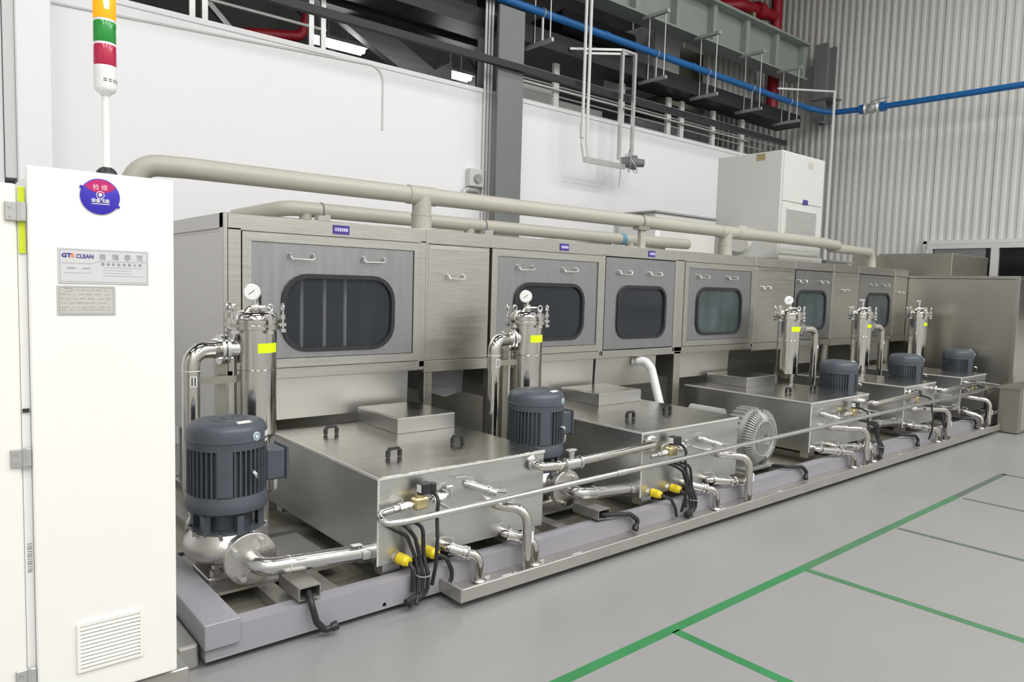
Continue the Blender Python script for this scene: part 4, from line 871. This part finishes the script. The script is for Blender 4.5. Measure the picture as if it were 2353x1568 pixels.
def drain(X, X2, yf, lab, z=0.245):
    T = Thing('drain_valve', lab, 'valve', (X2, 2.91, 0.03), 'drain valves with elbows')
    yd = 2.902
    T.part('pipe_run', MB().tube([(X, yf + 0.003, z), (X, yf - 0.045, z - 0.003), (X2, yd, z - 0.055), (X2, yd, 0.053)], 0.0245, 16, bend=0.055, bs=7), 'polished')
    d = Vector((X2 - X, yd - yf + 0.045, -0.05)); p = Vector((X, yf - 0.045, z - 0.005))
    a = p + d * 0.10
    bv = T.part('ball_valve', MB().lathe(a, d, [(0, .03), (.002, .036), (.02, .036), (.022, .031), (d.length * .4, .031), (d.length * .4 + .002, .036), (d.length * .4 + .02, .036), (d.length * .4 + .021, .03)], 14), 'satin_pipe')
    lever(T, bv, a + Vector((0.02, 0, .05)), (-1, 0.1, 0), 0.11)
    T.part('valve_stem', MB().cyl(a + Vector((0.02, 0, .02)), a + Vector((0.02, 0, .052)), 0.008, 8), 'galv', bv)
    T.part('clamp_ring', MB().torus(p + d * 0.66, d, 0.030, 0.007, 18, 6), 'bright_bolt')
    T.part('tray_clamp', MB().torus((X2, yd, 0.064), (0, 0, 1), 0.031, 0.009, 18, 6).box(X2 + 0.03, X2 + 0.075, yd, yd + 0.03, 0.054, 0.072), 'bright_bolt')
def sensor(X, yf, lab, path, z=0.235):
    T = Thing('level_sensor', lab, 'sensor', (X, yf, z), 'yellow level sensors')
    b = T.part('sensor_body', MB().lathe((X, yf - 0.012, z), (0.30, -0.95, -0.1), [(0, .020), (.004, .0285), (.055, .0285), (.060, .024), (.075, .022)], 14), 'yellow_plastic', label='yellow sensor body')
    T.part('mounting_nut', MB().cyl((X, yf + 0.003, z), (X, yf - 0.014, z), 0.027, 6), 'bright_bolt', b)
    T.part('cable', MB().tube([(X + 0.021, yf - 0.078, z - 0.008)] + path, 0.011, 8, bend=0.05), 'black_rubber')
def cable_bundle(X, lab, n=3, y=2.955, yf=3.05, z0=0.40):
    T = Thing('cable_bundle', lab, 'cables', (X, y, 0.03), 'black cable bundles')
    for k in range(n):
        dx = (k - (n - 1) / 2) * 0.024
        low = 0.046 if X < 2.1 else 0.072
        T.part('cable', MB().tube([(X + dx * 3.5 - 0.06, yf + 0.004, z0 + 0.01 - 0.01 * k), (X + dx * 3.5 - 0.05, 2.988, z0 - 0.01 * k), (X + dx * 2 - 0.02, 2.974, z0 - 0.04 - 0.02 * k), (X + dx, 2.960, z0 - 0.16), (X + dx, y - 0.008 * k, 0.165), (X + dx * 1.2 - 0.01, y - 0.02, low + 0.02), (X - 0.06 - 0.02 * k, y - 0.045 + 0.012 * k, low - 0.006)], 0.010, 8, bend=0.05), 'black_rubber')
    T.part('cable_tie', MB().torus((X, y - 0.012, 0.165), (0, 0, 1), 0.036, 0.003, 14, 5), 'print_grey')
    for dz in (0, 0.02):
        T.part('end_cap', MB().cyl((X - 0.095 - dz, y - 0.035, low - 0.004 + dz), (X - 0.05, y - 0.02, low + dz), 0.015, 10), 'black_plastic')
where = ['the first tank from the white cabinet', 'the second tank from the white cabinet', 'the tank right of the blower', 'the tank between third and fourth pumps', 'the tank nearest the end housing']
spec = [(1.755, 3.045, 2.00, 2.44, 2.565, (2.13, 2.275), (2.52, 2.665)), (3.75, 3.06, 4.03, 4.55, 4.735, (4.20, 4.40), (4.45, 4.81)), (6.08, 3.10, 6.80, 6.35, 6.66, (6.13, 6.52), (6.42, 6.92)), (8.10, 3.12, 8.30, 8.20, 8.62, (8.16, 8.48), None), (9.74, 3.12, 9.96, 9.83, 9.92, (9.775, 9.83), None)]
for i, (x0, yf, xc, xo, xo2, dA, dB) in enumerate(spec):
    fill_line(xc, yf, 'solenoid fill valve on the front of ' + where[i], lev=1 if i in (1, 3) else -1)
    overflow(xo, xo2, yf, 'bent overflow pipe on the front of ' + where[i])
    if i < 3: sample_valve(x0 + (0.52, 0.62, 0.16)[i], yf, 'small sample valve with lever on the front of ' + where[i])
    drain(dA[0], dA[1], yf, 'drain valve left of the overflow pipe on ' + where[i])
    if dB: drain(dB[0], dB[1], yf, 'drain valve right of the overflow pipe on ' + where[i], 0.24)
    cable_bundle((1.945, 4.16, 7.14, 8.78, 10.16)[i], 'black cable bundle hanging in front of ' + where[i], 3 if i < 4 else 2, 2.935, yf)
sensor(1.865, 3.045, 'yellow level sensor low on the first tank, nearer the pump', [(1.892, 2.938, 0.20), (1.890, 2.934, 0.14), (1.888, 2.934, 0.088)])
sensor(2.03, 3.045, 'yellow level sensor low on the first tank, beside the drain valve', [(2.09, 2.94, 0.215), (2.125, 2.935, 0.14), (2.12, 2.928, 0.09), (2.085, 2.93, 0.07)])
sensor(3.85, 3.06, 'yellow level sensor low on the second tank, nearer the pump', [(3.93, 2.94, 0.20), (3.975, 2.935, 0.13), (3.985, 2.93, 0.072)])
sensor(4.06, 3.06, 'yellow level sensor low on the second tank, beside the drain valve', [(4.09, 2.945, 0.205), (4.095, 2.940, 0.15), (4.092, 2.940, 0.115)])
# hooked black hoses out of the base frame
for i, (x, lab) in enumerate(((1.37, 'black hooked hose end hanging over the base beam below the first pump pipe'), (3.30, 'black hose end lying over the base beam left of the second tank'), (5.45, 'black hose end lying over the base beam below the blower'), (7.75, 'black hose end over the base beam right of the blower tank'), (9.45, 'black hose end over the base beam between the farthest tanks'))):
    H = Thing('drain_hose', lab, 'hose', (x, 2.96, 0.03), 'black drain hose ends')
    if i == 2: P_ = [(x + 0.03, 3.10, 0.178), (x + 0.05, 2.975, 0.190), (x + 0.20, 2.93, 0.180), (x + 0.28, 2.928, 0.125), (x + 0.25, 2.92, 0.09)]
    elif i == 0:
        P_ = [(x, 3.16, 0.208), (x, 2.99, 0.208), (x - 0.01, 2.93, 0.17), (x + 0.01, 2.92, 0.085), (x + 0.05, 2.915, 0.036), (x + 0.085, 2.91, 0.045)]
    else:
        P_ = [(x, 3.14, 0.195), (x, 2.965, 0.200), (x + 0.20, 2.93, 0.180), (x + 0.28, 2.928, 0.125), (x + 0.25, 2.92, 0.09)]
    H.part('hose', MB().tube(P_, 0.015, 10, bend=0.05), 'black_rubber')
    e = Vector(P_[-1]); d = (e - Vector(P_[-2])).normalized()
    H.part('end_cap', MB().cyl(e - d * 0.005, e + d * 0.022, 0.021, 12), 'black_plastic')
# overflow link pipe between first and second tanks
OL = Thing('link_pipe', 'horizontal link pipe with butterfly valve joining the first two tanks', 'pipe', (2.75, 2.98, 0.5), 'tank link pipes')
OL.part('pipe_run', MB().tube([(2.75, 3.048, 0.585), (2.76, 2.975, 0.580), (2.88, 2.972, 0.566), (3.785, 2.972, 0.585), (3.795, 3.064, 0.590)], 0.026, 16, bend=0.05), 'polished')
OL.part('clamp', MB().torus((2.752, 3.02, 0.584), (0, 1, 0), 0.033, 0.010, 18, 6).cyl((2.70, 3.02, 0.62), (2.74, 3.02, 0.635), 0.008, 6), 'bright_bolt')
ov = OL.part('butterfly_valve', MB().lathe((2.935, 2.972, 0.566), (1, 0, -.01), [(0, .03), (.002, .042), (.014, .042), (.016, .034), (.12, .034), (.122, .042), (.136, .042), (.138, .03)], 20), 'satin_pipe')
OL.part('valve_handle', MB().cyl((3.0, 2.972, 0.598), (3.0, 2.972, 0.64), 0.014, 10, 0.02).box(2.965, 3.03, 2.955, 2.99, 0.64, 0.652, 0.003), 'galv', ov)
OL.part('weld_ring', MB().torus((2.90, 2.972, 0.566), (1, 0, 0), 0.0275, 0.0035, 16, 6), 'weld_shine')
OL.part('wrapped_clamp', MB().torus((3.79, 3.015, 0.588), (0.3, 0.95, 0.1), 0.034, 0.014, 16, 8).torus((3.795, 3.04, 0.592), (0.1, 0.99, 0.1), 0.031, 0.012, 16, 8), 'bright_bolt')
OL2 = Thing('link_pipe', 'horizontal link pipe joining the tank right of the blower to the next', 'pipe', (7.1, 3.0, 0.5), 'tank link pipes')
OL2.part('pipe_run', MB().tube([(7.12, 3.104, 0.575), (7.13, 3.0, 0.570), (8.13, 3.0, 0.588), (8.145, 3.124, 0.588)], 0.026, 16, bend=0.05), 'polished')
OL2.part('clamp', MB().torus((8.145, 3.08, 0.588), (0, 1, 0), 0.033, 0.010, 18, 6), 'bright_bolt')
OL3 = Thing('link_pipe', 'horizontal link pipe joining the two farthest tanks', 'pipe', (8.85, 3.0, 0.5), 'tank link pipes')
OL3.part('pipe_run', MB().tube([(8.86, 3.124, 0.575), (8.87, 3.0, 0.570), (9.86, 3.0, 0.580), (9.88, 3.124, 0.580)], 0.026, 16, bend=0.05), 'polished')
OL3.part('clamp', MB().torus((8.86, 3.08, 0.575), (0, 1, 0), 0.033, 0.010, 18, 6), 'bright_bolt')
# white drain hose from the third window chamber
WH = Thing('white_hose', 'thick white hose dropping from below the third window behind the second tank', 'hose', (5.3, 4.3, 0.6))
WH.part('hose', MB().tube([(5.28, 4.47, 0.925), (5.34, 4.36, 0.930), (5.36, 4.30, 0.86), (5.32, 4.18, 0.62), (5.30, 4.12, 0.50), (5.30, 4.12, 0.16)], 0.040, 14, bend=0.06), 'hose_white')
WH.part('clamp', MB().torus((5.30, 4.43, 0.926), (0.4, -0.9, 0), 0.042, 0.008, 16, 6), 'bright_bolt')
# ================================================================== RING BLOWER
RB = Thing('ring_blower', 'round finned aluminium side channel blower between the second and third tanks', 'blower', (5.40, 3.2, 0.15))
bx, bz, by = 5.40, 0.405, 3.13
RB.part('foot', MB().box(bx - 0.2, bx + 0.2, by + 0.02, by + 0.30, 0.147, 0.175, 0.004).box(bx - 0.16, bx - 0.10, by + 0.05, by + 0.28, 0.17, 0.26).box(bx + 0.10, bx + 0.16, by + 0.05, by + 0.28, 0.17, 0.26), 'alu_cast', smooth=0)
RB.part('housing', MB().lathe((bx, by + 0.26, bz), (0, -1, 0), [(0, .19), (.01, .212), (.09, .222), (.16, .222), (.20, .212), (.235, .19), (.25, .165), (.252, .15), (.235, .145), (.233, .02)], 48), 'alu_cast')
fin0 = None
NF = 64
for k in range(NF):
    t = 2 * PI * k / NF
    if abs(math.sin(t / 1) - 1) < 0.035 or math.sin(t) < -0.97: continue
    c, s = math.cos(t), math.sin(t)
    mb = MB().poly([(bx + c * a_ - s * 0.0035, b_, bz + s * a_ + c * 0.0035) for a_, b_ in ((.150, by + 0.012), (.165, by - 0.004), (.20, by + 0.006), (.236, by + 0.035), (.240, by + 0.075), (.218, by + 0.07), (.185, by + 0.03))], (s * 0.007, 0, -c * 0.007))
    RB.part('radial_fin', mb, 'alu_cast', smooth=0)
for k in range(30):
    t = 2 * PI * k / 30
    c, s = math.cos(t), math.sin(t)
    RB.part('rear_fin', MB().poly([(bx + c * a_ - s * 0.004, b_, bz + s * a_ + c * 0.004) for a_, b_ in ((.20, by + 0.11), (.245, by + 0.12), (.245, by + 0.235), (.20, by + 0.25))], (s * 0.008, 0, -c * 0.008)), 'alu_cast', smooth=0)
RB.part('centre_ring', MB().torus((bx, by + 0.012, bz), (0, 1, 0), 0.146, 0.009, 40, 8), 'alu_cast')
for k in range(9):
    dx = -0.112 + k * 0.028
    L = math.sqrt(max(0.14 ** 2 - dx ** 2, 0))
    RB.part('grille_rib', MB().box(bx + dx - 0.0045, bx + dx + 0.0045, by + 0.004, by + 0.026, bz + 0.015, bz + L), 'alu_cast', smooth=0)
for k in range(7):
    a_ = -0.12 + k * 0.035
    RB.part('grille_rib', MB().bar((bx + a_ - 0.02, by + 0.014, bz - 0.02 - 0.005 * k), (bx + a_ * 0.55 - 0.05 + 0.012 * k, by + 0.014, bz - 0.118 + abs(a_) * .3), 0.009, 0.018), 'alu_cast', smooth=0)
RB.part('hub_bolt', MB().cyl((bx + 0.02, by + 0.026, bz + 0.015), (bx + 0.02, by + 0.0, bz + 0.015), 0.012, 8), 'black_plastic')
RB.part('motor', MB().cyl((bx, by + 0.25, bz), (bx, by + 0.55, bz), 0.13, 28), 'alu_cast')
RB.part('outlet_silencer', MB().cyl((bx - 0.16, by + 0.30, bz + 0.17), (bx - 0.16, by + 0.62, bz + 0.17), 0.05, 18), 'alu_cast')
# ================================================================== TOP OF THE LINE: PVC PIPES, CHILLER
PA = Thing('exhaust_pipe', 'thick beige exhaust pipe running along the top from cabinet to chiller', 'pipe', (3, 4.52, 1.98), 'beige exhaust pipes')
PA.part('elbow_run', MB().tube([(1.03, 4.62, 1.3), (1.03, 4.60, 2.232), (1.30, 4.52, 2.232), (1.46, 4.52, 2.2323)], 0.062, 20, bend=0.14, bs=8), 'pvc')
PA.part('pipe_run', MB().cyl((1.45, 4.52, 2.2322), (8.98, 4.52, 2.245), 0.062, 20), 'pvc')
for rx in (2.93, 6.78):
    PA.part('tee_collar', MB().cyl((rx - 0.12, 4.52, 2.235), (rx + 0.12, 4.52, 2.235), 0.068, 20), 'pvc')
    PA.part('riser', MB().cyl((rx, 4.52, 1.985), (rx, 4.52, 2.23), 0.070, 20), 'pvc')
    PA.part('riser_socket', MB().lathe((rx, 4.52, 1.985), (0, 0, 1), [(0, .082), (.012, .082), (.013, .074), (.10, .074), (.102, .0765), (.115, .0765), (.116, .072)], 20), 'pvc')
PA.part('coupling', MB().lathe((6.98, 4.52, 2.241), (1, 0, 0), [(0, .064), (.004, .070), (.30, .070), (.304, .064)], 20), 'pvc')
PA.part('coupling', MB().lathe((8.85, 4.52, 2.2445), (1, 0, 0), [(0, .064), (.004, .068), (.13, .068), (.15, .05)], 20), 'pvc')
PB = Thing('exhaust_pipe', 'thinner beige exhaust pipe lying behind on the chamber roof', 'pipe', (3, 5.1, 1.98), 'beige exhaust pipes')
PB.part('pipe_run', MB().tube([(1.90, 5.45, 2.045), (2.16, 5.10, 2.118), (5.4, 5.10, 2.118), (5.75, 5.10, 2.118)], 0.056, 18, bend=0.15), 'pvc')
PB.part('pipe_run', MB().cyl((5.8, 5.10, 2.118), (6.9, 5.10, 2.128), 0.058, 18), 'pvc')
PB.part('blue_band', MB().cyl((5.74, 5.10, 2.118), (5.81, 5.10, 2.118), 0.060, 18), 'pvc_blue', label='blue joint band')
PB.part('reducer', MB().lathe((5.30, 5.10, 2.118), (1, 0, 0), [(0, .05), (.06, .058), (.44, .058)], 18), 'pvc')
for rx in (2.30, 3.80, 5.9):
    PB.part('riser', MB().cyl((rx, 5.10, 1.985), (rx, 5.10, 2.11), 0.045, 16), 'pvc')
for k, (bx0, bx1) in enumerate(((3.55, 4.15), (4.9, 5.7), (6.0, 6.6))):
    PB.part('branch', MB().tube([(bx0, 5.45, 2.03), (bx0 + 0.15, 5.35, 2.05), (bx1, 5.2, 2.06)], 0.042, 14, bend=0.1), 'pvc')
PCp = Thing('exhaust_pipe', 'short beige exhaust pipe bending down onto the far chamber roof', 'pipe', (10.5, 4.9, 1.98), 'beige exhaust pipes')
PCp.part('pipe_run', MB().tube([(8.95, 4.52, 2.245), (9.38, 4.56, 2.24), (9.66, 4.80, 2.235), (10.93, 4.80, 2.235), (10.93, 4.80, 1.985)], 0.062, 18, bend=0.12), 'pvc')
PCp.part('riser_socket', MB().cyl((10.93, 4.80, 1.985), (10.93, 4.80, 2.10), 0.070, 18), 'pvc')
for i, (x, y, lab) in enumerate(((2.42, 5.04, 'pipe clip bracket left of the first riser'), (3.95, 5.03, 'pipe clip bracket right of the first riser'))):
    K = Thing('pipe_clip', 'dark ' + lab + ' on the thinner pipe', 'bracket', (x, y, 1.98), 'pipe clips on the chamber roof')
    K.part('strap', MB().torus((x, 5.10, 2.118), (1, 0, 0), 0.054, 0.009, 20, 6), 'steel_grey')
    K.part('foot', MB().box(x - 0.09, x - 0.005, 4.95, 5.02, 2.03, 2.07, 0.003).box(x - 0.02, x + 0.02, 4.98, 5.06, 1.985, 2.08), 'galv', smooth=0)
K = Thing('pipe_clip', 'beige pipe clip post holding the thick exhaust pipe before the chiller', 'bracket', (5.35, 4.46, 1.98), 'pipe clips on the chamber roof')
K.part('post', MB().box(5.32, 5.39, 4.46, 4.50, 1.985, 2.19), 'pvc', smooth=0)
K.part('strap', MB().torus((5.37, 4.52, 2.239), (1, 0, 0), 0.066, 0.009, 20, 6).box(5.27, 5.42, 4.44, 4.52, 2.155, 2.185), 'hood_steel')
# chiller
AC = Thing('chiller_unit', 'tall white chiller unit with front grille standing on the chamber roof', 'air unit', (8.77, 5.2, 1.985))
AC.part('body', MB().box(8.24, 9.30, 4.75, 5.66, 2.07, 3.34, 0.012, 2), 'unit_white', smooth=0)
AC.part('base_skirt', MB().box(8.20, 9.26, 4.70, 5.66, 2.03, 2.07, 0.004).box(8.22, 9.30, 4.72, 5.64, 1.985, 2.03), 'unit_white', smooth=0)
AC.part('lower_panel', MB().box(8.27, 9.24, 4.738, 4.751, 2.09, 2.72, 0.003), 'unit_white', smooth=0)
AC.part('upper_panel', MB().box(8.27, 9.24, 4.738, 4.751, 2.735, 3.31, 0.003), 'unit_white', smooth=0)
gb = AC.part('grille_frame', MB().box(8.36, 9.10, 4.728, 4.739, 2.30, 2.66), 'unit_white', smooth=0)
for k in range(13):
    AC.part('grille_slat', MB().poly([(8.37, 4.715, 2.305 + k * .027), (8.37, 4.730, 2.318 + k * .027), (8.37, 4.730, 2.322 + k * .027), (8.37, 4.715, 2.309 + k * .027)], (0.72, 0, 0)).bar((8.37, 4.722, 2.305 + k * .027), (9.09, 4.722, 2.305 + k * .027), 0.014, 0.011), 'unit_white', gb, smooth=0)
AC.part('maker_badge', MB().slab((8.82, 2.755, 0.12, 0.062, 0.015), 4.732, 4.739), 'label_purple', smooth=0)
AC.part('warning_label', MB().box(8.236, 8.2405, 4.98, 5.10, 3.24, 3.32), 'brass', smooth=0)
AC.part('corner_label', MB().box(8.85, 8.97, 4.734, 4.7385, 3.19, 3.26), 'plate_beige', smooth=0)
pf = AC.part('port_flange', MB().lathe((8.24, 5.27, 2.275), (-1, 0, 0), [(0, .17), (.02, .17), (.03, .15)], 28), 'white_plastic', label='white round side port')
AC.part('port_duct', MB().cyl((8.22, 5.27, 2.275), (8.10, 5.22, 2.22), 0.12, 20), 'unit_white', pf)
AC.part('top_fan', MB().lathe((8.80, 5.2, 3.34), (0, 0, 1), [(0, .36), (.05, .34), (.06, .3)], 30), 'black_plastic', smooth=35)
AC.part('lifting_eye', MB().torus((9.1, 4.95, 3.36), (0, 1, 0), 0.025, 0.007, 14, 6), 'galv')
DB = Thing('duct_box', 'low white duct box on the chamber roof beside the chiller', 'duct', (7.2, 5.6, 1.98))
DB.part('box', MB().box(6.75, 7.95, 5.45, 6.1, 1.985, 2.50, 0.01), 'unit_white', smooth=0)
DB.part('edge_strip', MB().box(6.74, 6.83, 5.44, 6.0, 1.985, 2.35), 'white_plastic', smooth=0)
DB.part('lid', MB().box(6.72, 7.98, 5.42, 6.13, 2.50, 2.52), 'print_grey', smooth=0)
PL = Thing('roof_plate', 'dark flat plate edge lying on the chamber roof right of the chiller', 'plate', (9.8, 5.0, 1.98))
PL.part('plate', MB().box(9.35, 10.05, 4.62, 5.4, 2.03, 2.055), 'frame_steel', smooth=0)
PL.part('spacer', MB().box(9.4, 9.95, 4.7, 5.3, 1.985, 2.03), 'galv', smooth=0)
